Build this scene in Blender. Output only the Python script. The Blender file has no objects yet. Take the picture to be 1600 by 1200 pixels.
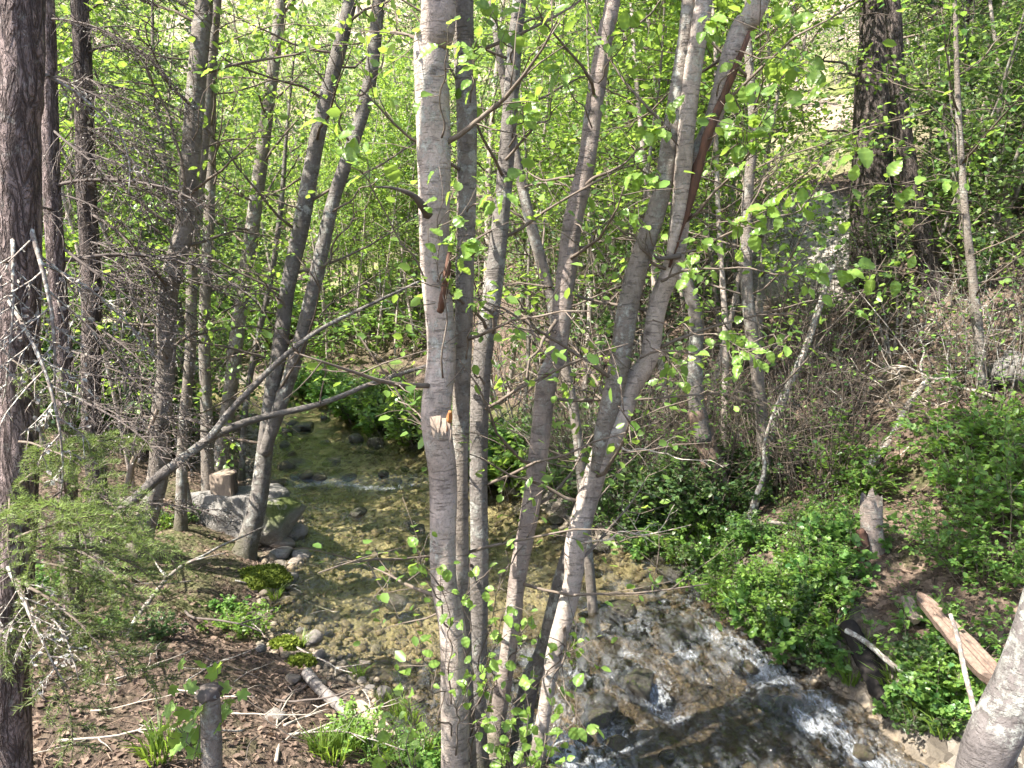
import bpy, math
import numpy as np
from mathutils import Vector, Matrix

# ------------------------------------------------------------------ camera, sky, sun, exposure
scn = bpy.context.scene
col = scn.collection
CH, FPX, PITCH = 2.6, 1202.0, math.radians(8.0)          # eye height over the water, focal length (1600 px wide), downward pitch
cam_d = bpy.data.cameras.new('camera'); cam = bpy.data.objects.new('camera', cam_d); col.objects.link(cam)
cam_d.sensor_width = 36; cam_d.lens = 36 * FPX / 1600; cam_d.clip_start = 0.05; cam_d.clip_end = 500
cam.location = (0, 0, CH); cam.rotation_euler = (math.radians(90) - PITCH, 0, 0)
scn.camera = cam

SUN_AZ, SUN_EL = math.radians(-116), math.radians(52)     # azimuth clockwise from +Y
world = bpy.data.worlds.new('World'); scn.world = world; world.use_nodes = True
wn = world.node_tree.nodes; bg = wn['Background']
sky = wn.new('ShaderNodeTexSky'); sky.sky_type = 'NISHITA'; sky.sun_disc = False
sky.sun_elevation = SUN_EL; sky.sun_rotation = SUN_AZ % (2 * math.pi); sky.air_density = 1.0; sky.dust_density = 2.0
world.node_tree.links.new(sky.outputs[0], bg.inputs[0]); bg.inputs[1].default_value = 0.125
sd_ = bpy.data.lights.new('sun', 'SUN'); sd_.energy = 5.0; sd_.angle = math.radians(0.5); sd_.color = (1.0, 0.95, 0.86)
sun = bpy.data.objects.new('sun', sd_); col.objects.link(sun)
sv = Vector((math.sin(SUN_AZ) * math.cos(SUN_EL), math.cos(SUN_AZ) * math.cos(SUN_EL), math.sin(SUN_EL)))
sun.rotation_euler = sv.to_track_quat('Z', 'Y').to_euler(); sun.location = (-8, 0, 20)
vs = scn.view_settings
vs.view_transform = 'Standard'; vs.look = 'None'; vs.exposure = 2.0; vs.gamma = 1.0; vs.use_curve_mapping = False
cy = scn.cycles
cy.use_adaptive_sampling = True; cy.adaptive_threshold = .03
cy.max_bounces = 5; cy.diffuse_bounces = 3; cy.glossy_bounces = 2; cy.transmission_bounces = 4; cy.transparent_max_bounces = 8
cy.use_denoising = True; cy.sample_clamp_indirect = 6.0; cy.caustics_reflective = False; cy.caustics_refractive = False

# ------------------------------------------------------------------ numeric helpers
def hash3(ix, iy, iz):
    n = (ix * 374761393 + iy * 668265263 + iz * 2147483647 * 3 + 1274126177).astype(np.int64)
    n = (n ^ (n >> 13)) * 1274126177
    n = n & 0x7fffffff
    n = (n ^ (n >> 16)) & 0xffffff
    return n / float(0xffffff)
def vn(p):
    p = np.asarray(p, float); i = np.floor(p).astype(np.int64); f = p - i; f = f * f * (3 - 2 * f)
    x, y, z = i[:, 0], i[:, 1], i[:, 2]; r = 0
    for dx in (0, 1):
        for dy in (0, 1):
            for dz in (0, 1):
                w = (f[:, 0] if dx else 1 - f[:, 0]) * (f[:, 1] if dy else 1 - f[:, 1]) * (f[:, 2] if dz else 1 - f[:, 2])
                r = r + w * hash3(x + dx, y + dy, z + dz)
    return r
def fbm(p, o=3):
    p = np.asarray(p, float); r = 0; a = 1; t = 0
    for k in range(o):
        r = r + a * vn(p * 2 ** k + 17.3 * k); t += a; a *= .5
    return r / t
def sstep(x, a, b):
    t = np.clip((np.asarray(x, float) - a) / (b - a), 0, 1); return t * t * (3 - 2 * t)
def nrm(v):
    v = np.asarray(v, float); return v / (np.linalg.norm(v, axis=-1, keepdims=True) + 1e-12)

# ------------------------------------------------------------------ the creek in plan and the lie of the land
LEFT = np.array([(-30, 16.5), (-14, 16.3), (-10, 15.6), (-7.2, 14.6), (-5.0, 13.7), (-4.0, 12.4), (-3.36, 10.7), (-2.71, 8.8), (-2.07, 7.24), (-1.79, 6.43),
                 (-1.69, 5.66), (-1.36, 5.14), (-.83, 4.7), (-.46, 4.33), (0, 3.85), (.2, 3.5), (.5, 2.6), (1.0, 1.0), (1.6, -2), (3, -14)])
RIGHT = np.array([(-30, 18.3), (-14, 18.2), (-9.5, 17.6), (-6.3, 16.6), (-4.15, 14.9), (-2.64, 13.0), (-1.62, 11.94), (-.85, 9.95), (0, 8.5), (.92, 7.06), (1.6, 6.58),
                  (1.57, 5.78), (1.78, 5.05), (2.12, 4.4), (2.4, 3.7), (2.7, 2.8), (3.1, 1.0), (3.7, -2), (5, -14)])
def segd(P, L):
    best = np.full(len(P), 1e9)
    for a, b in zip(L[:-1], L[1:]):
        ab = b - a; t = np.clip(((P - a) @ ab) / (ab @ ab), 0, 1)
        best = np.minimum(best, np.hypot(*(P - a - t[:, None] * ab).T))
    return best
POLY = np.vstack([LEFT, RIGHT[::-1]])
def inside(P):
    c = np.zeros(len(P), bool); n = len(POLY)
    for i in range(n):
        a, b = POLY[i], POLY[(i + 1) % n]
        if a[1] == b[1]: continue
        m = (a[1] > P[:, 1]) != (b[1] > P[:, 1])
        c ^= m & (P[:, 0] < (b[0] - a[0]) * (P[:, 1] - a[1]) / (b[1] - a[1]) + a[0])
    return c
def creek(P):
    """signed distance to the water's edge (negative inside) and which bank is nearer (0 left, 1 right)"""
    w = (fbm(np.c_[P * 1.3, 0 * P[:, 0]], 3) - .5) * .45
    dl, dr = segd(P, LEFT), segd(P, RIGHT); ins = inside(P)
    return np.where(ins, -np.minimum(dl, dr), np.minimum(dl, dr)) + w * .8, (dr < dl).astype(float)
def wlevel(P):
    y = P[:, 1]; return np.where(y > 5.4, .022 * (y - 5.4), .055 * (y - 5.4)) + .05 * sstep(y, 8.9, 9.3)
def ground(P):
    P = np.asarray(P, float).reshape(-1, 2); x, y = P[:, 0], P[:, 1]
    d, side = creek(P); wl = wlevel(P)
    n1 = fbm(np.c_[P * .55, 0 * x], 3) - .5; n2 = fbm(np.c_[P * 3.1, 0 * x + 5], 3) - .5; n3 = fbm(np.c_[P * 11, 0 * x + 9], 2) - .5
    dd = np.maximum(d, 0)
    hl = np.interp(dd, [0, .45, .9, 1.5, 2.5, 4, 10, 20, 60], [.0, .09, .3, .44, .72, .95, 1.5, 3.5, 22])
    hr1 = np.interp(dd, [0, .12, .35, 1.3, 2.2, 5.6, 7.0, 10.5, 40, 90], [.0, .18, .36, .72, 1.3, 3.5, 3.9, 4.1, 20, 40])
    hr2 = np.interp(dd, [0, .15, .4, 1.5, 5, 14, 40, 90], [.0, .14, .3, .5, 1.0, 4.6, 19, 45])
    b = sstep(x + .12 * (y - 8), -1.6, 2.2); hr = hr1 * b + hr2 * (1 - b)
    h = np.where(side > .5, hr, hl)
    h = h + n1 * np.clip(dd * .35, 0, 1.1) + n2 * np.clip(dd * .4, 0, .16) + n3 * np.clip(dd * .2, .0, .03)
    bed = -np.minimum(-np.minimum(d, 0) * .45, .17) + n2 * .09 + n3 * .05
    return wl + np.where(d > 0, h, bed)
def gz(x, y): return float(ground(np.array([[x, y]]))[0])

FW = np.array([0, math.cos(PITCH), -math.sin(PITCH)]); UP = np.array([0, math.sin(PITCH), math.cos(PITCH)]); RT = np.array([1., 0, 0])
EYE = np.array([0, 0, CH])
def ray(px, py): return RT * (px - 800) / FPX + UP * (600 - py) / FPX + FW
def at(px, py, Y):
    d = ray(px, py); return EYE + d * (Y / d[1])
_T = np.concatenate([np.arange(1.2, 16, .02), np.arange(16, 110, .15)])
def hit(px, py):
    """where the sight line of a pixel meets the ground"""
    d = ray(px, py); d = d / d[1]; Q = EYE + d[None, :] * _T[:, None]
    k = np.argmax(Q[:, 2] < ground(Q[:, :2])); return Q[k]

# ------------------------------------------------------------------ mesh building
class MB:
    def __init__(s): s.V = []; s.Q = []; s.T = []; s.A = []; s.mq = []; s.mt = []; s.n = 0
    def add(s, V, Q=None, T=None, tint=.5, mat=0):
        V = np.asarray(V, float)
        if Q is not None and len(Q): s.Q.append(np.asarray(Q) + s.n); s.mq.append(np.full(len(Q), mat))
        if T is not None and len(T): s.T.append(np.asarray(T) + s.n); s.mt.append(np.full(len(T), mat))
        s.V.append(V); s.A.append(np.broadcast_to(np.asarray(tint, float), (len(V),))); s.n += len(V)
    def mesh(s, name, mats, smooth=True, attrs=None):
        V = np.vstack(s.V); Q = np.vstack(s.Q) if s.Q else np.zeros((0, 4), int); T = np.vstack(s.T) if s.T else np.zeros((0, 3), int)
        me = bpy.data.meshes.new(name)
        me.vertices.add(len(V)); me.vertices.foreach_set('co', V.astype(np.float32).ravel())
        loops = np.concatenate([Q.ravel(), T.ravel()]).astype(np.int32)
        me.loops.add(len(loops)); me.loops.foreach_set('vertex_index', loops)
        st = np.concatenate([np.arange(len(Q)) * 4, len(Q) * 4 + np.arange(len(T)) * 3]).astype(np.int32)
        me.polygons.add(len(st)); me.polygons.foreach_set('loop_start', st)
        mi = np.concatenate([np.concatenate(s.mq) if s.mq else [], np.concatenate(s.mt) if s.mt else []]).astype(np.int32)
        me.polygons.foreach_set('material_index', mi)
        me.polygons.foreach_set('use_smooth', np.full(len(st), smooth, bool))
        a = me.attributes.new('tint', 'FLOAT', 'POINT'); a.data.foreach_set('value', np.concatenate(s.A).astype(np.float32))
        for k, v in (attrs or {}).items():
            a = me.attributes.new(k, 'FLOAT', 'POINT'); a.data.foreach_set('value', np.asarray(v, np.float32))
        for m in (mats if isinstance(mats, (list, tuple)) else [mats]): me.materials.append(m)
        me.update(calc_edges=True); me.validate()
        return me
def catmull(P, n):
    P = np.asarray(P, float)
    if len(P) < 3:
        t = np.linspace(0, 1, n)[:, None]; return P[0] * (1 - t) + P[-1] * t
    Q = np.vstack([2 * P[0] - P[1], P, 2 * P[-1] - P[-2]]); s = np.linspace(0, len(P) - 1 - 1e-6, n); i = s.astype(int); t = (s - i)[:, None]
    a, b, c, d = Q[i], Q[i + 1], Q[i + 2], Q[i + 3]
    return .5 * (2 * b + (c - a) * t + (2 * a - 5 * b + 4 * c - d) * t ** 2 + (3 * b - a - 3 * c + d) * t ** 3)
def frames(P):
    T = nrm(np.gradient(P, axis=0)); ref = np.where(np.abs(T[:, 2:3]) > .9, np.array([[0, 1., 0]]), np.array([[0, 0, 1.]]))
    ref = np.broadcast_to(ref[len(ref) // 2], T.shape)
    U = nrm(np.cross(T, ref)); W = np.cross(T, U); return T, U, W
def tube(mb, P, r, k=6, mat=0, tint=0., cap=True, rough=0.0, rs=(6, 6, 6)):
    P = np.asarray(P, float); n = len(P); r = np.broadcast_to(np.asarray(r, float), (n,))
    T, U, W = frames(P); a = np.arange(k) * 2 * math.pi / k
    D = np.cos(a)[None, :, None] * U[:, None] + np.sin(a)[None, :, None] * W[:, None]
    R = r[:, None] * np.ones((1, k))
    if rough:
        q = (P[:, None] + D * .12).reshape(-1, 3) * np.array(rs)
        R = R * (1 + rough * (fbm(q, 3) - .5).reshape(n, k) * 2)
    V = (P[:, None] + D * R[..., None]).reshape(-1, 3)
    i = np.arange(n - 1)[:, None] * k; j = np.arange(k)[None]; j2 = (j + 1) % k
    Q = np.stack([i + j, i + j2, i + k + j2, i + k + j], -1).reshape(-1, 4)
    V = np.vstack([V, P[:1], P[-1:]]); b = n * k; jj = np.arange(k); e = (n - 1) * k
    Tr = np.vstack([np.c_[np.full(k, b), (jj + 1) % k, jj], np.c_[np.full(k, b + 1), e + jj, e + (jj + 1) % k]]) if cap else None
    mb.add(V, Q, Tr, tint, mat)
# leaf outlines: x along the leaf, y across, z up
def leaf_quad(): # two folded halves
    V = np.array([(0, 0, 0), (.3, .3, .07), (.72, .26, .05), (1, 0, -.04), (.72, -.26, .05), (.3, -.3, .07)]); return V, np.array([(0, 5, 4, 3), (0, 3, 2, 1)])
def leaf_lobed():
    V = np.array([(0, 0, 0), (.12, .34, .03), (.42, .52, .0), (.5, .26, .05), (.74, .3, .02), (1, 0, -.06), (.74, -.3, .02), (.5, -.26, .05), (.42, -.52, .0), (.12, -.34, .03)])
    return V, np.array([(0, 3, 2, 1), (0, 5, 4, 3), (0, 7, 6, 5), (0, 9, 8, 7)])
def leaves(mb, rng, P, D, size, tpl=leaf_quad, mat=1, tilt=.55, svar=.45, tint=None, droop=.2):
    P = np.asarray(P, float); n = len(P)
    if not n: return
    D = np.asarray(D, float) + rng.normal(0, .55, (n, 3)); D[:, 2] = D[:, 2] * .6 - droop; D = nrm(D)
    N = np.array([0, 0, 1.]) + rng.normal(0, tilt, (n, 3)); N = N - (N * D).sum(1, keepdims=True) * D; N = nrm(N); B = np.cross(N, D)
    V, Q = tpl(); s = size * (1 + rng.uniform(-svar, svar, n))
    W = P[:, None] + s[:, None, None] * (V[None, :, :1] * D[:, None] + V[None, :, 1:2] * B[:, None] + V[None, :, 2:] * N[:, None])
    F = (Q[None] + (np.arange(n) * len(V))[:, None, None]).reshape(-1, 4)
    t = rng.uniform(0, 1, n) if tint is None else np.broadcast_to(tint, (n,))
    mb.add(W.reshape(-1, 3), F, None, np.repeat(t, len(V)), mat)
def wander(rng, a, d, L, n, wob=.12, up=0., g=0.):
    P = [np.array(a, float)]; d = nrm(d); st = L / (n - 1)
    for i in range(n - 1):
        d = nrm(d + rng.normal(0, wob, 3) + np.array([0, 0, up - g * i / n])); P.append(P[-1] + d * st)
    return np.array(P)

# ------------------------------------------------------------------ objects
def obj(name, me, parent=None, loc=None):
    o = bpy.data.objects.new(name, me); col.objects.link(o)
    if parent is not None: o.parent = parent
    if loc is not None: o.location = loc
    return o
def tag(o, label, cat, group=None):
    o['label'] = label; o['category'] = cat
    if group: o['group'] = group
    return o
def thing(name, label, cat, loc=(0, 0, 0), group=None):
    o = bpy.data.objects.new(name, None); o.empty_display_size = .1; col.objects.link(o); o.location = loc
    return tag(o, label, cat, group)
def setting(name, me, kind='structure'):
    o = obj(name, me); o['kind'] = kind; return o
def copy_tree(root, loc, rz, sc, label=None, group=None):
    r = root.copy(); col.objects.link(r); r.location = loc; r.rotation_euler = (0, 0, rz)
    r.scale = (sc, sc, sc) if np.isscalar(sc) else sc
    if label: r['label'] = label
    if group: r['group'] = group
    for ch in list(root.children):
        c = ch.copy(); col.objects.link(c); c.parent = r
        for g in list(ch.children):
            d = g.copy(); col.objects.link(d); d.parent = c
    return r
def between(o, a, b, L, roll=0.):
    """lay an object modelled along +X with length L from a to b"""
    a, b = Vector(a), Vector(b); x = (b - a); s = x.length / L; x.normalize()
    y = Vector((0, 0, 1)).cross(x)
    if y.length < 1e-3: y = Vector((0, 1, 0))
    y.normalize(); z = x.cross(y)
    M = Matrix((x, y, z)).transposed().to_4x4() @ Matrix.Rotation(roll, 4, 'X') @ Matrix.Scale(s, 4)
    M.translation = a; o.matrix_basis = M; return o

# ------------------------------------------------------------------ materials
def new_mat(name):
    m = bpy.data.materials.new(name); m.use_nodes = True; nt = m.node_tree; nt.nodes.clear()
    out = nt.nodes.new('ShaderNodeOutputMaterial'); return m, nt, out
class G:
    def __init__(s, nt): s.nt = nt; s.tc = nt.nodes.new('ShaderNodeTexCoord')
    def n(s, t, **kw):
        o = s.nt.nodes.new(t)
        for k, v in kw.items():
            if k.startswith('i_'):
                key = k[2:]; key = int(key) if key.isdigit() else key
                s.set(o.inputs[key], v)
            else: setattr(o, k, v)
        return o
    def set(s, i, v):
        if isinstance(v, bpy.types.NodeSocket): s.nt.links.new(v, i)
        elif isinstance(v, (tuple, list)) and len(v) == 3 and i.type == 'RGBA': i.default_value = (*v, 1)
        else: i.default_value = v
    def coord(s, scale=(1, 1, 1), rot=(0, 0, 0), src='Object'):
        m = s.n('ShaderNodeMapping'); s.nt.links.new(s.tc.outputs[src], m.inputs[0]); m.inputs['Scale'].default_value = scale; m.inputs['Rotation'].default_value = rot; return m.outputs[0]
    def noise(s, v, scale, detail=4, rough=.6, dist=0.):
        o = s.n('ShaderNodeTexNoise'); s.set(o.inputs['Vector'], v); o.inputs['Scale'].default_value = scale; o.inputs['Detail'].default_value = detail
        o.inputs['Roughness'].default_value = rough; o.inputs['Distortion'].default_value = dist; return o.outputs[0]
    def voro(s, v, scale, out='Distance', feature='F1', rnd=1.):
        o = s.n('ShaderNodeTexVoronoi', feature=feature); s.set(o.inputs['Vector'], v); o.inputs['Scale'].default_value = scale
        if 'Randomness' in o.inputs: o.inputs['Randomness'].default_value = rnd
        return o.outputs[out]
    def ramp(s, v, stops, interp='LINEAR'):
        o = s.n('ShaderNodeValToRGB'); s.set(o.inputs[0], v); e = o.color_ramp.elements; o.color_ramp.interpolation = interp
        while len(e) < len(stops): e.new(.5)
        for el, (p, c) in zip(e, stops):
            el.position = p; el.color = (*c, 1) if isinstance(c, (tuple, list)) else (c, c, c, 1)
        return o.outputs[0]
    def mix(s, f, a, b, mode='MIX'):
        o = s.n('ShaderNodeMix', data_type='RGBA', blend_type=mode); s.set(o.inputs[0], f); s.set(o.inputs[6], a); s.set(o.inputs[7], b); return o.outputs[2]
    def math(s, op, a, b=0., clamp=False):
        o = s.n('ShaderNodeMath', operation=op, use_clamp=clamp); s.set(o.inputs[0], a); s.set(o.inputs[1], b); return o.outputs[0]
    def attr(s, name): return s.n('ShaderNodeAttribute', attribute_name=name).outputs['Fac']
    def bump(s, h, strength=.5, dist=.02, normal=None):
        o = s.n('ShaderNodeBump'); s.set(o.inputs['Height'], h); o.inputs['Strength'].default_value = strength; o.inputs['Distance'].default_value = dist
        if normal is not None: s.set(o.inputs['Normal'], normal)
        return o.outputs[0]
    def principled(s, color, rough=.8, normal=None, spec=.3):
        o = s.n('ShaderNodeBsdfPrincipled'); s.set(o.inputs['Base Color'], color); s.set(o.inputs['Roughness'], rough)
        o.inputs['Specular IOR Level'].default_value = spec
        if normal is not None: s.set(o.inputs['Normal'], normal)
        return o.outputs[0]

def alder_bark(name, a, b, lichen=.5, dark=(.05, .042, .036)):
    m, nt, out = new_mat(name); g = G(nt)
    v = g.coord(); base = g.mix(g.ramp(g.noise(v, 5, 5), [(.3, 0.), (.7, 1.)]), a, b)
    lent = g.ramp(g.noise(g.coord((14, 14, 75)), 1.0, 3, .6), [(.56, 0.), (.64, 1.)])                # short level breathing pores
    base = g.mix(g.math('MULTIPLY', lent, .5), base, dark)
    ring = g.ramp(g.noise(g.coord((1.2, 1.2, 26)), 1.0, 3, .7, .4), [(.60, 0.), (.66, 1.)])
    base = g.mix(g.math('MULTIPLY', ring, .22), base, dark)
    li = g.ramp(g.noise(v, 17, 6, .75), [(.60 - .12 * lichen, 0.), (.68 - .1 * lichen, 1.)])
    reg = g.ramp(g.noise(v, 2.3, 2), [(.42, 0.), (.6, 1.)])
    base = g.mix(g.math('MULTIPLY', g.math('MULTIPLY', li, reg), .8), base, (.42, .43, .38))
    spk = g.ramp(g.noise(v, 120, 3, .7), [(.52, 0.), (.68, 1.)]); base = g.mix(g.math('MULTIPLY', spk, .4), base, dark)
    mot = g.ramp(g.noise(v, 9, 6, .75), [(.40, 0.), (.62, 1.)]); base = g.mix(g.math('MULTIPLY', mot, .35), base, tuple(x * .5 for x in b))
    dk = g.ramp(g.noise(g.coord((3, 3, 1.1)), 2.6, 5, .7), [(.5, 0.), (.72, 1.)])
    base = g.mix(g.math('MULTIPLY', dk, .6), base, dark)
    kn = g.ramp(g.voro(g.coord((1, 1, .8), (0, .3, .2)), 3.4), [(.035, 1.), (.09, 0.)]); base = g.mix(g.math('MULTIPLY', kn, .8), base, dark)
    ft = g.ramp(g.math('ADD', g.attr('tint'), g.math('MULTIPLY', g.math('SUBTRACT', g.noise(v, 8, 5, .75), .5), 1.4)), [(.35, 0.), (.75, 1.)])
    base = g.mix(g.math('MULTIPLY', ft, .8), base, g.mix(g.noise(v, 25, 4), (.05, .055, .022), (.10, .085, .06)))     # damp, mossy foot
    h = g.math('ADD', g.math('MULTIPLY', lent, -.6), g.math('ADD', g.math('MULTIPLY', li, .5), g.math('ADD', g.noise(v, 60, 4, .7), g.noise(v, 11, 4, .6))))
    nt.links.new(g.principled(base, .85, g.bump(h, .75, .009), .25), out.inputs[0]); return m
def fir_bark(name, a, b, c):
    m, nt, out = new_mat(name); g = G(nt)
    n1 = g.noise(g.coord((1, 1, .2)), 20, 4, .6, .6); ridge = g.math('ABSOLUTE', g.math('SUBTRACT', n1, .5))
    n2 = g.noise(g.coord((1, 1, .45)), 34, 3, .6, 1.2); r2 = g.math('ABSOLUTE', g.math('SUBTRACT', n2, .5))
    crack = g.math('MULTIPLY', g.ramp(ridge, [(.0, 0.), (.07, 1.)]), g.ramp(r2, [(.0, .45), (.05, 1.)]))
    col_ = g.mix(g.ramp(g.noise(g.coord((1, 1, .5)), 30, 5, .7), [(.3, 0.), (.7, 1.)]), a, b); col_ = g.mix(crack, c, col_)
    li = g.ramp(g.noise(g.coord(), 22, 5, .7), [(.58, 0.), (.7, 1.)]); col_ = g.mix(g.math('MULTIPLY', li, .45), col_, (.32, .31, .28))
    h = g.math('ADD', crack, g.math('MULTIPLY', g.noise(g.coord((1, 1, .6)), 60, 5, .7), .9))
    nt.links.new(g.principled(col_, .95, g.bump(h, 1., .014), .15), out.inputs[0]); return m
def wood(name, a, b, scale=(9, 9, 9), lichen=0., grain=(1, 1, 1)):
    m, nt, out = new_mat(name); g = G(nt)
    v = g.coord(tuple(s * t for s, t in zip(scale, grain))); n = g.noise(v, 1, 6, .7, .3)
    c = g.mix(g.ramp(n, [(.32, 0.), (.68, 1.)]), a, b)
    if lichen:
        li = g.ramp(g.noise(g.coord(), 30, 5, .7), [(.58 - .1 * lichen, 0.), (.64, 1.)]); c = g.mix(g.math('MULTIPLY', li, .85), c, (.52, .53, .46))
    nt.links.new(g.principled(c, .9, g.bump(n, .6, .008), .2), out.inputs[0]); return m
def leaf_mat(name, a, b, tr, mixf=.42, rough=.45, vary=.0):
    m, nt, out = new_mat(name); g = G(nt)
    t = g.attr('tint'); c = g.mix(t, a, b)
    oi = g.n('ShaderNodeObjectInfo').outputs['Random']
    hsv = g.n('ShaderNodeHueSaturation'); g.set(hsv.inputs['Color'], c); hsv.inputs['Hue'].default_value = .5
    g.set(hsv.inputs['Value'], g.math('ADD', g.math('MULTIPLY', oi, .7), .6)); c = hsv.outputs[0]
    p = g.principled(c, rough, None, .35); tl = g.n('ShaderNodeBsdfTranslucent'); g.set(tl.inputs[0], g.mix(t, tr, tuple(min(1, x * 1.25) for x in tr)))
    mx = g.n('ShaderNodeMixShader'); mx.inputs[0].default_value = mixf; nt.links.new(p, mx.inputs[1]); nt.links.new(tl.outputs[0], mx.inputs[2])
    nt.links.new(mx.outputs[0], out.inputs[0]); return m
def stone_mat(name, a, b, rough=.75, moss=0., spots=.5, spec=.3):
    m, nt, out = new_mat(name); g = G(nt); v = g.coord()
    c = g.mix(g.ramp(g.noise(v, 6, 6, .7), [(.3, 0.), (.7, 1.)]), a, b)
    sp = g.ramp(g.noise(v, 34, 5, .8), [(.55, 0.), (.66, 1.)]); c = g.mix(g.math('MULTIPLY', sp, spots), c, tuple(min(.8, x * 1.7 + .05) for x in b))
    oi = g.n('ShaderNodeObjectInfo').outputs['Random']; c = g.mix(g.math('MULTIPLY', oi, .5), c, tuple(x * .55 for x in a))
    c = g.mix(g.math('MULTIPLY', g.attr('tint'), .35), c, tuple(x * y for x, y in zip(b, (1.2, .95, .7))))
    if moss:
        nz = g.n('ShaderNodeSeparateXYZ'); nt.links.new(g.n('ShaderNodeNewGeometry').outputs['Normal'], nz.inputs[0])
        mm = g.math('MULTIPLY', g.ramp(g.noise(v, 5, 4, .7), [(.62 - moss * .3, 0.), (.72 - moss * .3, 1.)]), g.math('ADD', nz.outputs[2], .35, True)); c = g.mix(mm, c, (.06, .075, .018))
    h = g.math('ADD', g.noise(v, 30, 6, .75), g.math('MULTIPLY', g.ramp(g.math('ABSOLUTE', g.math('SUBTRACT', g.noise(v, 4, 4, .6, .5), .5)), [(0., 0.), (.03, 1.)]), .7)); nt.links.new(g.principled(c, rough, g.bump(h, .7, .014), spec), out.inputs[0]); return m

M = {}
M['bark_pale'] = alder_bark('alder_bark_pale', (.48, .40, .345), (.31, .255, .215), .9)
M['bark_grey'] = alder_bark('alder_bark_grey', (.255, .215, .18), (.16, .135, .112), .9)
M['bark_dark'] = alder_bark('alder_bark_dark', (.20, .175, .155), (.125, .11, .097), .9)
M['bark_flaky'] = alder_bark('alder_bark_flaking', (.38, .305, .26), (.18, .145, .125), .7)
M['bark_lichen'] = alder_bark('alder_bark_lichened', (.175, .155, .148), (.115, .10, .096), 1.15)
M['fir_bark'] = fir_bark('fir_bark', (.26, .20, .185), (.16, .125, .115), (.06, .046, .042))
M['fir_dark'] = fir_bark('fir_bark_dark', (.17, .135, .12), (.11, .09, .08), (.04, .033, .03))
M['twig'] = wood('twig_bark', (.10, .075, .055), (.17, .14, .115), (20, 20, 20))
M['twig_pale'] = wood('dry_pale_twig', (.30, .25, .20), (.42, .37, .31), (25, 25, 25))
M['twig_lichen'] = wood('lichen_crusted_twig', (.13, .10, .085), (.22, .19, .165), (25, 25, 25), 1.)
M['dead_brown'] = wood('dead_brown_wood', (.075, .06, .052), (.13, .108, .095), (20, 20, 20))
M['red_rot'] = wood('red_rotten_wood', (.30, .13, .065), (.17, .075, .04), (30, 30, 6))
M['red_dark'] = wood('dark_red_rot', (.15, .075, .05), (.06, .04, .032), (40, 40, 12))
M['cut_wood'] = wood('weathered_cut_wood', (.31, .245, .19), (.18, .14, .11), (34, 34, 14))
M['split_wood'] = wood('split_log_wood', (.235, .165, .125), (.10, .072, .056), (40, 40, 40))
M['torn_wood'] = wood('torn_orange_wood', (.45, .20, .07), (.22, .09, .04), (40, 40, 15))
M['black_wood'] = wood('wet_black_wood', (.009, .008, .0075), (.028, .023, .02), (24, 24, 24))
M['grey_log'] = alder_bark('fallen_log_bark', (.26, .23, .21), (.18, .16, .145), .4)
M['leaf_alder'] = leaf_mat('alder_leaf', (.085, .17, .04), (.18, .28, .055), (.34, .49, .07), .42, .36)
M['leaf_back'] = leaf_mat('far_alder_leaf', (.035, .08, .03), (.17, .235, .075), (.26, .37, .10), .38, .36)
M['leaf_maple'] = leaf_mat('maple_leaf', (.06, .14, .035), (.16, .25, .055), (.26, .42, .06), .42, .38)
M['leaf_shrub'] = leaf_mat('shrub_leaf', (.05, .13, .04), (.17, .28, .06), (.20, .38, .06), .38, .38)
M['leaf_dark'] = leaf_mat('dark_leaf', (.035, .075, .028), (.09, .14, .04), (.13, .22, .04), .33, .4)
M['needle'] = leaf_mat('fir_needle', (.10, .15, .045), (.24, .30, .09), (.22, .30, .07), .35, .5)
M['needle_dark'] = leaf_mat('dark_fir_needle', (.025, .05, .018), (.05, .085, .028), (.06, .11, .025), .25, .5)
M['moss'] = leaf_mat('moss', (.09, .13, .015), (.17, .20, .025), (.2, .26, .03), .3, .8)
M['grass'] = leaf_mat('grass_blade', (.09, .17, .025), (.15, .22, .04), (.25, .36, .04), .4)
M['litter'] = leaf_mat('dead_leaf', (.07, .046, .034), (.27, .19, .138), (.17, .11, .075), .15, .8)
M['boulder'] = stone_mat('boulder_rock', (.11, .105, .10), (.22, .21, .195), .9, .0, .8)
M['stone_dry'] = stone_mat('dry_grey_stone', (.17, .155, .145), (.31, .285, .26), .75, .1)
M['stone_wet'] = stone_mat('wet_dark_stone', (.03, .027, .022), (.075, .064, .045), .22, .25, .25, .5)
M['gravel'] = stone_mat('creek_gravel', (.11, .095, .072), (.24, .205, .155), .6, .0, .3)

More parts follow.
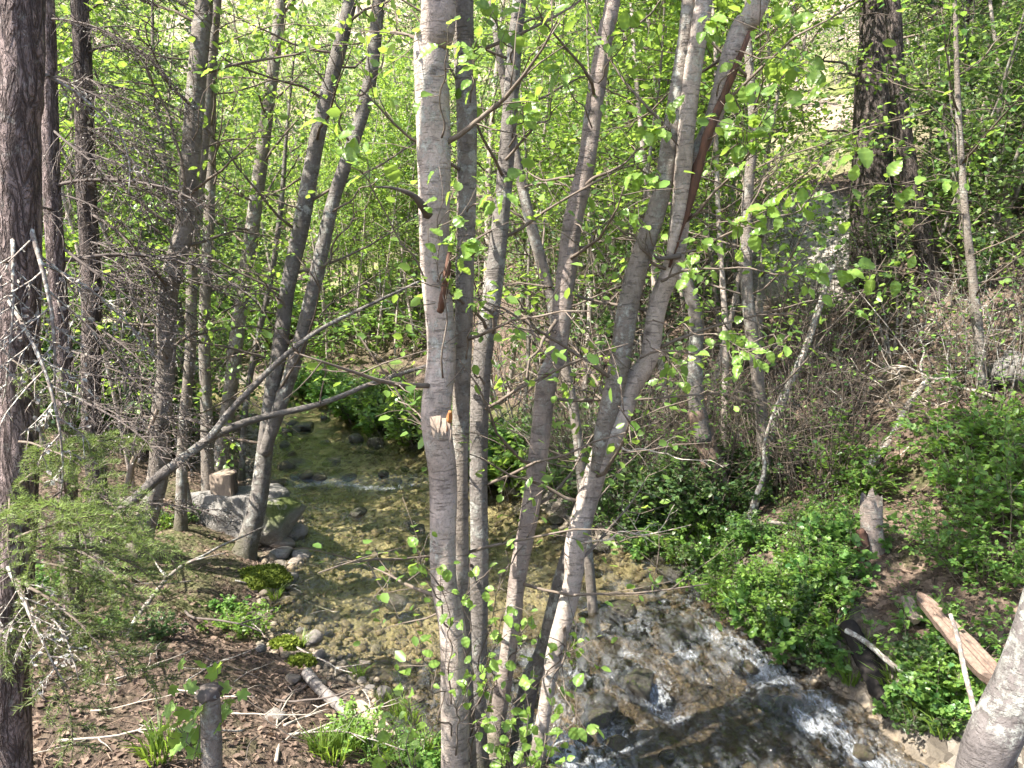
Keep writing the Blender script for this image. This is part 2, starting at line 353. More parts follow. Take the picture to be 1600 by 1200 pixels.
def ground_mat():
    m, nt, out = new_mat('forest_floor'); g = G(nt); v = g.coord(); sdv = g.attr('edge'); yy = g.attr('pool')
    n1 = g.noise(v, 3, 6, .7); vo = g.voro(v, 26, 'Color'); sep = g.n('ShaderNodeSeparateColor'); nt.links.new(vo, sep.inputs[0])
    lit = g.ramp(sep.outputs[0], [(0, (.045, .031, .023)), (.4, (.088, .062, .045)), (.75, (.14, .10, .074)), (1, (.23, .168, .125))])
    lit = g.mix(g.math('MULTIPLY', g.ramp(n1, [(.35, 0.), (.65, 1.)]), .6), lit, (.075, .055, .043))
    gr = g.ramp(g.noise(v, 1.1, 5, .65), [(.5, 0.), (.66, 1.)]); green = g.mix(g.noise(v, 30, 3), (.05, .085, .018), (.11, .14, .03))
    lit = g.mix(g.math('MULTIPLY', g.math('MULTIPLY', gr, g.attr('moss')), .75), lit, green)
    far = g.attr('far'); slope = g.mix(g.ramp(g.noise(v, .35, 5, .7), [(.42, 0.), (.6, 1.)]), (.33, .25, .205), (.14, .17, .045)); lit = g.mix(far, lit, slope); lit = g.mix(g.attr('pale'), lit, g.mix(g.noise(v, 3, 5, .7), (.22, .19, .16), (.50, .46, .41)))
    vb = g.voro(g.coord((1, 1, 1)), 13, 'Color'); sb = g.n('ShaderNodeSeparateColor'); nt.links.new(vb, sb.inputs[0])
    gv = g.ramp(sb.outputs[0], [(0, (.05, .042, .034)), (.5, (.11, .093, .073)), (1, (.20, .175, .145))])
    bedp = g.ramp(g.noise(v, 2.2, 6, .75), [(.3, (.19, .17, .105)), (.5, (.40, .35, .225)), (.72, (.64, .55, .38))])
    bedr = g.ramp(g.noise(v, 4, 6, .75), [(.3, (.08, .068, .056)), (.5, (.20, .165, .125)), (.72, (.42, .33, .22))])
    bed = g.mix(yy, bedr, bedp); bed = g.mix(.3, bed, gv, 'MULTIPLY'); 
    c = g.mix(g.ramp(g.math('ADD', sdv, g.math('MULTIPLY', n1, .35)), [(.38, 0.), (.62, 1.)]), gv, lit)
    c = g.mix(g.ramp(sdv, [(.0, 0.), (.06, 1.)]), bed, c)
    h = g.math('ADD', g.math('MULTIPLY', g.voro(v, 24), -1.), g.noise(v, 45, 4, .7))
    nt.links.new(g.principled(c, .92, g.bump(h, .8, .03), .2), out.inputs[0]); return m
def water_mat():
    m, nt, out = new_mat('creek_water'); g = G(nt); v = g.coord(); tb = g.attr('rapid'); fo = g.attr('foam')
    fl = g.coord((1.0, .42, 1), (0, 0, math.radians(24)))
    h1 = g.noise(fl, 9, 4, .6, .6); h2 = g.noise(fl, 34, 4, .65, .5)
    h = g.math('ADD', h1, g.math('MULTIPLY', h2, .8))
    bp = g.n('ShaderNodeBump'); g.set(bp.inputs['Height'], h); g.set(bp.inputs['Strength'], g.math('ADD', g.math('MULTIPLY', tb, .65), .32)); bp.inputs['Distance'].default_value = .05
    fr = g.n('ShaderNodeFresnel'); fr.inputs[0].default_value = 1.45; nt.links.new(bp.outputs[0], fr.inputs['Normal'])
    gl = g.n('ShaderNodeBsdfGlossy'); gl.inputs['Roughness'].default_value = .10; nt.links.new(bp.outputs[0], gl.inputs['Normal'])
    tr = g.n('ShaderNodeBsdfTransparent'); g.set(tr.inputs[0], g.mix(tb, (.90, .89, .76), (.80, .77, .70)))
    mx = g.n('ShaderNodeMixShader'); nt.links.new(fr.outputs[0], mx.inputs[0]); nt.links.new(tr.outputs[0], mx.inputs[1]); nt.links.new(gl.outputs[0], mx.inputs[2])
    fc = g.coord((1.0, .4, 1), (0, 0, math.radians(24))); fn = g.noise(fc, 22, 5, .75, 1.0); fn2 = g.noise(fc, 75, 3, .7, .6)
    fv = g.math('ADD', g.math('MULTIPLY', fo, .72), g.math('ADD', g.math('MULTIPLY', g.math('SUBTRACT', fn, .5), 1.1), g.math('MULTIPLY', g.math('SUBTRACT', fn2, .5), .6)))
    fm = g.ramp(fv, [(.26, 0.), (.95, 1.)])
    fb = g.principled((.62, .65, .68), .4, g.bump(fn, .8, .03), .3)
    m2 = g.n('ShaderNodeMixShader'); aer_sheen = g.math('MULTIPLY', g.math('ADD', g.math('MULTIPLY', tb, .12), .03), g.ramp(g.math('ADD', g.math('MULTIPLY', h1, .5), g.math('MULTIPLY', fn, .5)), [(.46, 0.), (.68, 1.)]))   # silvery sky sheen painted on ripples as pale streaks, with some stirred-in air
    g.set(m2.inputs[0], g.math('MAXIMUM', g.math('MULTIPLY', fm, .85), aer_sheen)); nt.links.new(mx.outputs[0], m2.inputs[1]); nt.links.new(fb, m2.inputs[2])
    nt.links.new(m2.outputs[0], out.inputs[0]); return m
M['ground'] = ground_mat(); M['water'] = water_mat()

# ------------------------------------------------------------------ ground and water
def steps(lo, hi, f):
    a = [lo]
    while a[-1] < hi: a.append(a[-1] + f(a[-1]))
    return np.array(a)
ys = np.concatenate([steps(-12, 2.4, lambda y: .35), steps(2.8, 95, lambda y: max(.035, .014 * (y - 3.2)))])
xs = np.concatenate([-steps(4.0, 62, lambda x: .04 + .06 * (x - 4))[::-1], steps(-3.96, 4.4, lambda x: .035)[1:], steps(4.5, 62, lambda x: .04 + .06 * (x - 4.4))])
X, Y = np.meshgrid(xs, ys); P2 = np.c_[X.ravel(), Y.ravel()]
Z = ground(P2); nx, ny = len(xs), len(ys)
i = (np.arange(ny - 1)[:, None] * nx + np.arange(nx - 1)[None]).ravel()
mb = MB(); mb.add(np.c_[P2, Z], np.c_[i, i + 1, i + nx + 1, i + nx])
dE, sE = creek(P2)
mossa = np.where(sE > .5, sstep(dE, .1, .4) * (1 - sstep(dE, 1.6, 2.6) * .8), (1 - sstep(dE, .7, 1.5)) * .9 + .15)
pq = hit(1275, 405); pale = 1 - sstep(np.hypot((P2[:, 0] - pq[0]) / .95, (P2[:, 1] - pq[1]) / 1.7), .5, 1.1)
fara = sstep(P2[:, 1] + .25 * np.abs(P2[:, 0]), 17, 25) * (sE > .5)
terrain = setting('forest_ground', mb.mesh('forest_ground', M['ground'], True, {'edge': dE, 'moss': mossa, 'far': fara, 'pale': pale, 'pool': sstep(P2[:, 1] - .6 * P2[:, 0], 5.0, 6.8)}))

# stones that stand in the stream: (pixel x, pixel y, width px, height ratio, wet)
CREEK_STONES = [(478, 688, 44, .45, 1), (508, 672, 20, .6, 1), (556, 708, 28, .8, 1), (588, 712, 26, .8, 1), (510, 712, 20, .5, 1), (462, 692, 24, .5, 1), (520, 742, 36, .35, 1),
    (466, 740, 44, .3, 1), (424, 772, 40, .8, 1), (482, 766, 30, .6, 1), (500, 766, 26, .6, 1), (600, 768, 22, .8, 1), (632, 752, 18, .6, 1), (560, 830, 40, .5, 1), (640, 850, 30, .6, 1),
    (655, 855, 34, .5, 1), (532, 904, 24, .6, 1), (556, 892, 18, .5, 1), (590, 975, 20, .8, 1), (618, 975, 40, .6, 1), (500, 768, 24, .5, 1), (545, 768, 30, .4, 1), (820, 806, 40, .5, 1),
    (870, 816, 34, .4, 1), (962, 990, 70, .45, 1), (1085, 1008, 44, .6, 1), (1000, 1115, 70, .55, 1), (930, 1165, 60, .4, 1), (1170, 1072, 34, .6, 1), (1150, 1052, 50, .5, 1), (1045, 1040, 46, .4, 1),
    (985, 1095, 60, .4, 1), (1140, 1010, 30, .4, 1), (875, 1000, 40, .4, 1), (905, 950, 36, .4, 1), (1010, 950, 46, .35, 1), (1040, 920, 40, .4, 1), (930, 925, 30, .4, 1), (1230, 1150, 60, .35, 1),
    (1300, 1190, 60, .3, 1), (960, 1050, 40, .35, 1), (880, 1080, 44, .35, 1), (1190, 1030, 30, .5, 1), (1215, 1062, 34, .5, 1)]
SPOT = []
for px, py, w, hr_, wet in CREEK_STONES:
    q = hit(px, py); SPOT.append((q[0], q[1], w / FPX * q[1] * .5, hr_))
fy = np.concatenate([steps(-3, 2.6, lambda y: .09), steps(2.7, 20, lambda y: max(.028, .010 * (y - 1.5)))])
fx = np.concatenate([-steps(2.9, 30, lambda x: .05 + .05 * (x - 2.9))[::-1], steps(-2.85, 3.3, lambda x: .028)])
X, Y = np.meshgrid(fx, fy); W2 = np.c_[X.ravel(), Y.ravel()]; dW, _ = creek(W2)
rapid = sstep(W2[:, 0] * .9 - W2[:, 1] + 6.1, 0, 1.6)                       # broken water at the near end
ca, sa = math.cos(math.radians(24)), math.sin(math.radians(24))
u = W2[:, 0] * ca - W2[:, 1] * -sa; u = W2 @ np.array([ca, sa]); w_ = W2 @ np.array([-sa, ca])   # across and along the flow
wz = wlevel(W2) + .03
n_a = fbm(np.c_[u * 4.5, w_ * 2.2, 0 * u], 3) - .5; n_b = fbm(np.c_[u * 13, w_ * 6, 0 * u + 3], 2) - .5; n_c = 1 - np.abs(2 * fbm(np.c_[u * 6, w_ * 2.6, 0 * u + 8], 3) - 1) * 2.2
wz = wz + n_a * (.022 + .10 * rapid) + n_b * (.020 + .055 * rapid)
foam = sstep(W2[:, 0] * .9 - W2[:, 1] + 5.4, 0, 2.0) * np.clip(.25 + .95 * (fbm(np.c_[u * 1.6, w_ * .9, 0 * u + 2], 2) - .42) * 2.0, 0, 1) * np.clip(n_c + .25, 0, 1) * 1.1
for sx, sy, sr, hr_ in SPOT:
    dx, dy = W2[:, 0] - sx, W2[:, 1] - sy; al = dx * .42 - dy * .91; ac = dx * .91 + dy * .42
    inR = sstep(np.array([sx * .9 - sy + 5.5]), 0, 1.6)[0]
    wz += np.exp(-((ac / (sr * 1.2)) ** 2 + ((al + sr * .6) / (sr * 1.1)) ** 2)) * min(.06, sr * .4) * (.3 + .7 * inR)
    wz -= np.exp(-((ac / (sr * 1.1)) ** 2 + ((al - sr * 1.6) / (sr * 1.2)) ** 2)) * min(.05, sr * .35) * (.2 + .8 * inR)
    foam = np.maximum(foam, np.exp(-((ac / (sr * 1.25)) ** 2 + ((al - sr * 2.0) / (sr * 2.1)) ** 2)) * (.3 + .36 * inR))
wx = W2[:, 0]; lip = np.exp(-(((W2[:, 1] - 8.95 - .1 * np.sin(wx * 5)) / .12) ** 2)) * sstep(-wx, .5, 1.6); foam = np.maximum(foam, lip * .6)
foam = foam * sstep(-dW, -.02, .2)
nx, ny = len(fx), len(fy); i = (np.arange(ny - 1)[:, None] * nx + np.arange(nx - 1)[None]).ravel(); Q = np.c_[i, i + 1, i + nx + 1, i + nx]
keep = (dW[Q] < .35).any(1); Q = Q[keep]; us = np.unique(Q); re = np.full(len(W2), -1); re[us] = np.arange(len(us))
mb = MB(); mb.add(np.c_[W2, wz][us], re[Q])
water = setting('creek_water', mb.mesh('creek_water', M['water'], True, {'rapid': rapid[us], 'foam': foam[us]}))

# ------------------------------------------------------------------ stones
import bmesh
def ico(sub):
    bm = bmesh.new(); bmesh.ops.create_icosphere(bm, subdivisions=sub, radius=1); V = np.array([v.co[:] for v in bm.verts]); F = np.array([[v.index for v in f.verts] for f in bm.faces]); bm.free(); return V, F
I1, I2, I3 = ico(1), ico(2), ico(4)
def rock(rng, base=I2, amp=.35, cuts=5):
    V, F = base; V = V.copy(); s = rng.uniform(0, 90)
    for _ in range(cuts):                                     # broken faces
        n = nrm(rng.normal(0, 1, 3)); k = rng.uniform(.5, .86); e = V @ n; V = V - np.maximum(e - k, 0)[:, None] * n * .85
    return V * (1 + amp * (fbm(V * 1.4 + s, 3) - .5))[:, None], F
rng = np.random.default_rng(4); RS0 = np.random.default_rng(8)
ROCKS = {}
for wet, mt in ((0, 'stone_dry'), (1, 'stone_wet')):
    ROCKS[wet] = []
    for k in range(7):
        V, F = rock(rng, ico(3)); m_ = MB(); m_.add(V, None, F, rng.uniform(0, 1)); ROCKS[wet].append(m_.mesh('stone', M[mt]))
def stone(x, y, r, hr_, wet, label, group, sink=.35, name='river_stone'):
    z = gz(x, y); 
    if wet: z = max(z, wlevel(np.array([[x, y]]))[0] - .02)
    o = obj(name, ROCKS[wet][rng.integers(7)]); o.location = (x, y, z + r * hr_ * (1 - 2 * sink)); o.scale = (r * rng.uniform(.9, 1.2), r * rng.uniform(.75, 1.1), r * hr_ * 1.15)
    o.rotation_euler = (rng.uniform(-.2, .2), rng.uniform(-.2, .2), rng.uniform(0, 6.3)); return tag(o, label, 'stone', group)
for (sx, sy, sr, hr_), (px, py, w, _, wet) in zip(SPOT, CREEK_STONES):
    if sx * .9 - sy + 6.3 > .6: stone(sx, sy, sr, hr_, 1, 'dark wet stone breaking the white water of the rapids', 'stones in the rapids', .3)
    else: stone(sx, sy, sr, hr_ * .9, 1, 'dark wet stone poking out of the calm olive water', 'stones in the calm water', .25)
for k in range(30):
    p = np.array([RS0.uniform(-.2, 2.2), RS0.uniform(3.6, 6.6)]); d, _ = creek(p[None])
    if d[0] < -.15 and p[0] * .9 - p[1] + 6.3 > .3: stone(p[0], p[1], RS0.uniform(.05, .13), .5, 1, 'dark wet stone breaking the white water of the rapids', 'stones in the rapids', .55)
DRY = [(470, 872, 30, .5), (455, 838, 48, .4), (440, 850, 40, .4), (474, 873, 20, .9), (462, 880, 26, .4), (440, 868, 40, .4), (486, 912, 30, .5), (455, 905, 24, .5), (480, 975, 24, .5), (470, 990, 18, .7),
       (486, 1005, 36, .7), (500, 990, 20, .8), (498, 1028, 20, .8), (540, 982, 18, .8), (588, 1022, 18, 1.1), (612, 1022, 24, .4), (570, 1042, 22, .7), (628, 1045, 40, .35), (600, 1090, 30, .7), (566, 1068, 16, .7),
       (458, 1068, 26, .6), (430, 1128, 34, .7), (408, 1017, 18, .6), (605, 1060, 20, .4), (575, 1080, 22, .35), (650, 1100, 26, .5), (455, 812, 30, .5), (425, 800, 40, .6), (520, 1010, 18, .6), (545, 1030, 16, .6), (474, 940, 18, .5), (462, 930, 22, .4)]
for px, py, w, hr_ in DRY:
    q = hit(px, py); stone(q[0], q[1], w / FPX * q[1] * .55, hr_, 0, 'pale dry stone on the gravelly edge of the bare bank', 'dry stones along the bank', .3)
for k in range(46):                                           # more along the foot of the far shore
    L = (RIGHT[5:12] if k % 2 else LEFT[4:8]); t = rng.uniform(0, len(L) - 1.01); j = int(t); p = L[j] * (1 - t + j) + L[j + 1] * (t - j) + rng.normal(0, .16, 2)
    stone(p[0], p[1], rng.uniform(.05, .12), .6, 1, 'dark damp stone lining the water\'s edge upstream', 'stones lining the shore upstream', .3)
# the gravel: thousands of pebbles, one mass
m_ = MB(); C = []
while len(C) < 5200:
    p = np.c_[rng.uniform(-4, 2.6, 4000), rng.uniform(3.2, 12, 4000)]; d, s = creek(p); ok = (d > np.where(sstep(p[:, 0] * .9 - p[:, 1] + 6.3, 0, 1.) > .3, -.6, -1.9)) & (d < np.where(s > .5, .05, .42)) & (rng.uniform(0, 1, 4000) < np.clip(1.1 - np.abs(d) * .55, .12, 1)); C += list(p[ok])
C = np.array(C[:5200]); cz = ground(C); V0, F0 = I1
for p, z in zip(C, cz):
    r = .016 * rng.lognormal(0, .55) + .008; s = np.array([rng.uniform(.8, 1.4), rng.uniform(.7, 1.1), rng.uniform(.4, .8)]) * min(r, .07)
    a = rng.uniform(0, 6.3); c_, s_ = math.cos(a), math.sin(a); V = V0 * (1 + .25 * rng.normal(0, .5, (len(V0), 1))) * s; V = np.c_[V[:, 0] * c_ - V[:, 1] * s_, V[:, 0] * s_ + V[:, 1] * c_, V[:, 2]]
    m_.add(V + np.array([p[0], p[1], z + s[2] * .2]), None, F0, rng.uniform(0, 1))
setting('gravel', m_.mesh('gravel', M['gravel']), 'stuff')
# boulder with the sawn block on it
def big_rock(name, label, c, r, mat, seed, cuts, flat=None, cat='boulder', sub=I3):
    rg = np.random.default_rng(seed); V, F = rock(rg, sub, .3, cuts); V = V * np.array(r)
    V += nrm(V) * ((fbm(V * 7 + seed, 4) - .5) * .11)[:, None]
    if flat is not None: V[:, 2] = np.where(V[:, 2] > flat, flat + (V[:, 2] - flat) * .2, V[:, 2])
    k = MB(); k.add(V, None, F, .2); o = obj(name, k.mesh(name, mat), None, c); return tag(o, label, cat)
q = hit(365, 838); BX, BY, BZ = q
big_rock('boulder', 'big flat topped grey boulder carrying a sawn log block', (BX, BY + .25, BZ + .16), (.54, .44, .38), M['boulder'], 11, 16, .2)
big_rock('boulder', 'smaller mossy boulder behind the leaning alder at the water', (BX + .36, BY + .15, BZ + .1), (.3, .3, .24), stone_mat('mossy_boulder', (.13, .125, .11), (.24, .225, .2), .85, .8), 23, 6)
q = hit(1597, 590); big_rock('boulder', 'pale rounded boulder sticking out of the brown slope', (q[0], q[1], q[2] + .05), (.3, .25, .2), M['boulder'], 31, 5)

# ------------------------------------------------------------------ trunks from sight lines
def axis_from_px(pts, Y, lean=0.):
    """pixel polyline from the foot upwards with widths -> world axis and radii; lean = metres further away per metre of height"""
    P = [at(px, py, Y) for px, py, w in pts]; z0 = P[0][2]
    P = [at(px, py, Y + lean * (p[2] - z0)) for (px, py, w), p in zip(pts, P)]
    R = [w * .5 * p[1] / FPX for (px, py, w), p in zip(pts, P)]; return np.array(P), np.array(R)
def complete(P, R, top=None, flare=.5):
    """carry the trunk down into the ground and, if asked, up to its full height"""
    d = nrm(P[0] - P[1]); d = nrm(d * np.array([.5, .5, 1.])); p = P[0].copy(); r = R[0]
    while p[2] > gz(p[0], p[1]) - .12 and np.linalg.norm(p - P[0]) < 3: p = p + d * .05
    if np.linalg.norm(p - P[0]) > .06: P = np.vstack([p, P]); R = np.r_[R[0] * 1.05, R]
    if top:
        d = nrm(nrm(P[-1] - P[-3]) + np.array([0, 0, .35])); n = 4; L = (top - P[-1][2]) / max(d[2], .3)
        for k in range(1, n + 1):
            P = np.vstack([P, P[-1] + d * L / n]); R = np.r_[R, R[-1] * (.72 if k < n else .3)]
    return P, R
def trunk_mesh(name, P, R, mat, k=20, rough=.07, rs=(7, 7, 3), flare=.55, per=.06):
    D = catmull(P, 600); rd = np.interp(np.linspace(0, len(R) - 1, 600), np.arange(len(R)), R); s_ = np.r_[0, np.cumsum(np.linalg.norm(np.diff(D, axis=0), axis=1))]
    n = int(np.clip(s_[-1] / per, 12, 320)); t = np.linspace(0, s_[-1], n); C = np.stack([np.interp(t, s_, D[:, q]) for q in range(3)], 1); r = np.interp(t, s_, rd)
    h = C[:, 2] - C[0, 2] - .12; r = r * (1 + flare * np.exp(-np.maximum(h, 0) / .10))
    foot = np.exp(-np.maximum(h, 0) / .3) if flare else 0 * h; m_ = MB(); tube(m_, C, r, k, 0, np.r_[np.repeat(foot, k), foot[0], foot[-1]], True, rough, rs); return m_.mesh(name, mat), C, r

def crown_mesh(rng, C, r, t0, nb, blen, leafmat, leaf=.055, per=22, sub=7, up=.35, twig='twig', spread=.09, tpl=leaf_quad, tilt=.6, tend=.99, shape=.75):
    """limbs and leaves of a broadleaf crown round a trunk axis"""
    m_ = MB(); LP, LD = [], []; n = len(C); ga = rng.uniform(0, 6.3)
    for b in range(nb):
        t = t0 + (tend - t0) * (b + rng.uniform(0, 1)) / nb; k = min(n - 1, int(t * (n - 1))); ga += 2.4 + rng.normal(0, .5)
        L = blen * (1 - shape * (t - t0) / (1 - t0 + 1e-6)) * rng.uniform(.6, 1.2) + .15; e = up + rng.normal(0, .2)
        d = np.array([math.cos(ga), math.sin(ga), e]); B = wander(rng, C[k], d, L, 7, .13, .05, .1); r0 = min(r[k] * .42, .006 + .011 * L)
        tube(m_, B, np.linspace(r0, .003, 7), 5, 0)
        for s in range(sub):
            f = .22 + .78 * (s + rng.uniform(0, 1)) / sub; j = f * 6; j0 = min(int(j), 5); a = B[j0] * (1 - j + j0) + B[j0 + 1] * (j - j0); bd = nrm(B[j0 + 1] - B[j0])
            sd2 = nrm(bd * .7 + rng.normal(0, .6, 3)); S = wander(rng, a, sd2, L * rng.uniform(.2, .42) * (1.1 - .4 * f) + .1, 4, .15, .02, .15); tube(m_, S, np.linspace(max(.002, r0 * .3), .0015, 4), 3, 0)
            q = rng.uniform(.15, 1., per) * 3; q0 = np.minimum(q.astype(int), 2); pp = S[q0] + (S[q0 + 1] - S[q0]) * (q - q0)[:, None] + rng.normal(0, spread, (per, 3)) * .55
            LP.append(pp); LD.append(np.repeat(sd2[None], per, 0))
    leaves(m_, rng, np.vstack(LP), np.vstack(LD), leaf, tpl, 1, tilt); return m_.mesh('crown', [M[twig], M[leafmat]])

# ---- large single leaves on sprigs near the eye
def big_leaf(kind):
    rg = np.random.default_rng(int(kind * 100) + 3); m_ = MB(); n = 11; t = np.linspace(0, 1, n); w = rg.uniform(.30, .40) * np.sin(np.pi * t ** .8) ** .75; w[0] = 0; w[-1] = 0; ser = 1 + .16 * (np.arange(n) % 2); cu, fo_, tw = rg.uniform(.05, .4), rg.uniform(.05, .4), rg.normal(0, .12)
    V, A = [], []
    for k in range(n):
        z = -cu * t[k] ** 2 + .03 * math.sin(t[k] * 20 + kind * 9); x = .28 + t[k]
        V += [(x + .03 * ser[k], w[k] * ser[k], fo_ * w[k] + z + tw * t[k] * w[k]), (x, w[k] * .5, fo_ * w[k] * .35 + z + .015 * (k % 2)), (x, 0, -.02 + z), (x, -w[k] * .5, fo_ * w[k] * .35 + z + .015 * (k % 2)), (x + .03 * ser[k], -w[k] * ser[k], fo_ * w[k] + z - tw * t[k] * w[k])]; A += [kind * .6 + .2, kind * .6 + .3, 1., kind * .6 + .3, kind * .6 + .2]
    Q = []
    for k in range(n - 1):
        a = 5 * k; Q += [(a + c, a + c + 1, a + c + 6, a + c + 5) for c in range(4)]
    V += [(0, .012, 0), (0, -.012, 0), (.3, -.01, -.012), (.3, .01, -.012)]; A += [1.] * 4; Q.append((5 * n, 5 * n + 1, 5 * n + 2, 5 * n + 3))
    m_.add(np.array(V), Q, None, np.array(A)); return m_.mesh('leaf', M['leaf_alder'])
BIGLEAF = [big_leaf(k / 8) for k in range(9)]
def lobed_big():
    m_ = MB(); A = [0, 14, 26, 38, 52, 66, 80, 100, 122, 150, 180]; Rr = [1, .8, .62, .86, .98, .7, .6, .78, .5, .45, .2]
    V = [(0, 0, 0)]; pts = [(a, r) for a, r in zip(A, Rr)] + [(-a, r) for a, r in list(zip(A, Rr))[-2:0:-1]]
    for a, r in pts: V.append((r * math.cos(math.radians(a)), r * math.sin(math.radians(a)), -.12 * r * r))
    n = len(pts); T = [(0, 1 + k, 1 + (k + 1) % n) for k in range(n)]; m_.add(np.array(V) * .6, None, T, .6); return m_.mesh('leaf', M['leaf_alder'])
MAPLELEAF = lobed_big()
def sprig(rng, parent, a, b, nl, size, r=.004, mat='twig', name='branch', frac=.35, sag=.0, lm=None, nsub=5):
    """a thin branch from a to b; its leaves are separate pieces"""
    a, b = np.array(a), np.array(b); L = np.linalg.norm(b - a); P = np.array([a + (b - a) * t + np.array([0, 0, 1]) * (-sag * 4 * t * (t - 1)) * L for t in np.linspace(0, 1, 9)]); P[1:-1] += rng.normal(0, .02 * L, (7, 3))
    P = catmull(P, 22); m_ = MB(); tube(m_, P, np.linspace(r, .0012, 22), 5); ends = [(P[int(21 * f)], nrm(P[min(21, int(21 * f) + 1)] - P[int(21 * f) - 1])) for f in np.linspace(1 - frac, 1, max(2, nl // 2))]
    for s in range(nsub):
        k = int(rng.uniform(.35, .95) * 20); S = wander(rng, P[k], nrm(P[k + 1] - P[k]) + rng.normal(0, .7, 3), L * rng.uniform(.12, .3), 5, .2); tube(m_, S, np.linspace(r * .5, .001, 5), 4); ends += [(S[-1], nrm(S[-1] - S[-2])), (S[2], nrm(S[-1] - S[-2]))]
    o = obj(name, m_.mesh(name, M[mat]), parent)
    for k in range(nl):
        p, d = ends[k % len(ends)]; d = nrm(d * .5 + rng.normal(0, .6, 3) + np.array([0, 0, -.25])); l = obj('leaf', lm or BIGLEAF[rng.integers(9)], o)
        z = nrm(np.array([-.15, -.55, .8]) + rng.normal(0, .4, 3)); x = d; y = nrm(np.cross(z, x)); z = np.cross(x, y); s = size * rng.uniform(.65, 1.2)
        Mx = Matrix((Vector(x), Vector(y), Vector(z))).transposed().to_4x4() @ Matrix.Scale(s, 4); Mx.translation = Vector(p + rng.normal(0, .008, 3)); l.matrix_basis = Mx
    return o
def bare_branch(rng, parent, a, b, r, mat='twig', nsub=4, wob=.03, name='branch', k=6, sub=.3):
    a, b = np.array(a, float), np.array(b, float); L = np.linalg.norm(b - a); P = np.array([a + (b - a) * t for t in np.linspace(0, 1, 8)]); P[1:-1] += rng.normal(0, wob * L, (6, 3)); P = catmull(P, 20)
    m_ = MB(); tube(m_, P, np.linspace(r, r * .25, 20), k)
    for s in range(nsub):
        j = int(rng.uniform(.25, .95) * 18); S = wander(rng, P[j], nrm(P[j + 1] - P[j]) + rng.normal(0, .75, 3), L * rng.uniform(.4, 1.2) * sub, 6, .18); tube(m_, S, np.linspace(r * .45, .0012, 6), 4)
        for _ in range(2): S2 = wander(rng, S[rng.integers(2, 5)], nrm(S[-1] - S[0]) + rng.normal(0, .7, 3), L * .1, 4, .2); tube(m_, S2, np.linspace(r * .2, .001, 4), 3)
    return obj(name, m_.mesh(name, M[mat]), parent)

# ------------------------------------------------------------------ the trees one can name
# (label, bark, Y or None (foot found on the ground), lean, [(px, py, width)...] foot first, height, crown spec, sides)
RG = np.random.default_rng(21)
TREES = {}
def tree(key, name, label, bark, Y, pts, top, lean=0., crown=None, extra=None, group=None, cat='tree', rough=.07, k=20, per=.06, flare=.4, rs=(7, 7, 3)):
    if Y is None: Y = hit(pts[0][0], pts[0][1])[1]
    P, R = axis_from_px(pts, Y, lean); P, R = complete(P, R, top); P[1:-1] += RG.normal(0, .25, (len(P) - 2, 3)) * R[1:-1, None] * np.array([.6, 1, 0]); root = thing(name, label, cat, group=group)
    me, C, r = trunk_mesh('trunk', P, R, M[bark], k, rough, rs, flare, per); tr = obj('trunk', me, root); TREES[key] = (root, C, r, Y)
    for bark2, pts2, top2 in (extra or []):
        P2_, R2_ = axis_from_px(pts2, Y, lean)
        if top2:
            d = nrm(nrm(P2_[-1] - P2_[-2]) + np.array([0, 0, .3]))
            for q in range(3): P2_ = np.vstack([P2_, P2_[-1] + d * (top2 - P2_[-1][2]) / (3 - q)]); R2_ = np.r_[R2_, R2_[-1] * .7]
        me2, C2, r2 = trunk_mesh('trunk', P2_, R2_, M[bark2], k, rough, rs, 0, per); obj('trunk', me2, root)
        if crown: obj('crown', crown_mesh(RG, C2, r2, .62, **{**{q: v for q, v in crown.items() if q != 't0'}, 'nb': max(4, crown['nb'] // 2)}), root)
    if crown:
        c = dict(crown); t0 = c.pop('t0', .6); obj('crown', crown_mesh(RG, C, r, t0, **c), root)
    return root
CR = dict(nb=11, blen=1.5, leafmat='leaf_alder', leaf=.06, per=11, sub=6)
CRs = dict(nb=10, blen=1.1, leafmat='leaf_alder', leaf=.055, per=11, sub=6)
# the clump in front
tree('M1', 'alder_tree', 'thick smooth alder with torn branch scar, stoutest stem of the streamside clump', 'bark_pale', 3.35, [(710, 1200, 50), (703, 1000, 44), (696, 900, 42), (689, 750, 45), (688, 650, 48), (685, 550, 46), (682, 400, 46), (678, 250, 52), (674, 75, 52), (680, 0, 50)], 9.5, .03, {**CR, 't0': .55}, k=32, per=.03)
tree('M2', 'alder_tree', 'straight lichen spotted alder stem pressed against the thick scarred one', 'bark_grey', 3.52, [(733, 1200, 32), (722, 900, 28), (720, 700, 27), (724, 450, 29), (726, 200, 30), (726, 0, 32)], 9.0, .02, {**CRs, 't0': .55}, k=26, per=.03)
tree('M3', 'alder_tree', 'dark rough alder stem between the lichen spotted one and the flaking one', 'bark_dark', 3.8, [(748, 1120, 34), (748, 900, 30), (748, 750, 29), (758, 575, 31), (772, 450, 29), (783, 350, 27), (796, 200, 24), (808, 50, 20), (814, 0, 20)], 8.0, .05, {**CRs, 't0': .6}, k=26, per=.03, rough=.1)
tree('M4', 'alder_tree', 'leaning alder with flaking pinkish bark in the streamside clump', 'bark_flaky', 4.0, [(780, 1110, 28), (797, 1000, 27), (812, 900, 28), (828, 800, 30), (842, 700, 30), (854, 600, 32), (867, 550, 30), (880, 450, 31), (897, 350, 30), (917, 250, 27), (931, 150, 27), (952, 40, 23), (958, 0, 22)], 8.5, .05, {**CRs, 't0': .6}, k=26, per=.03, rough=.12, rs=(14, 14, 7))
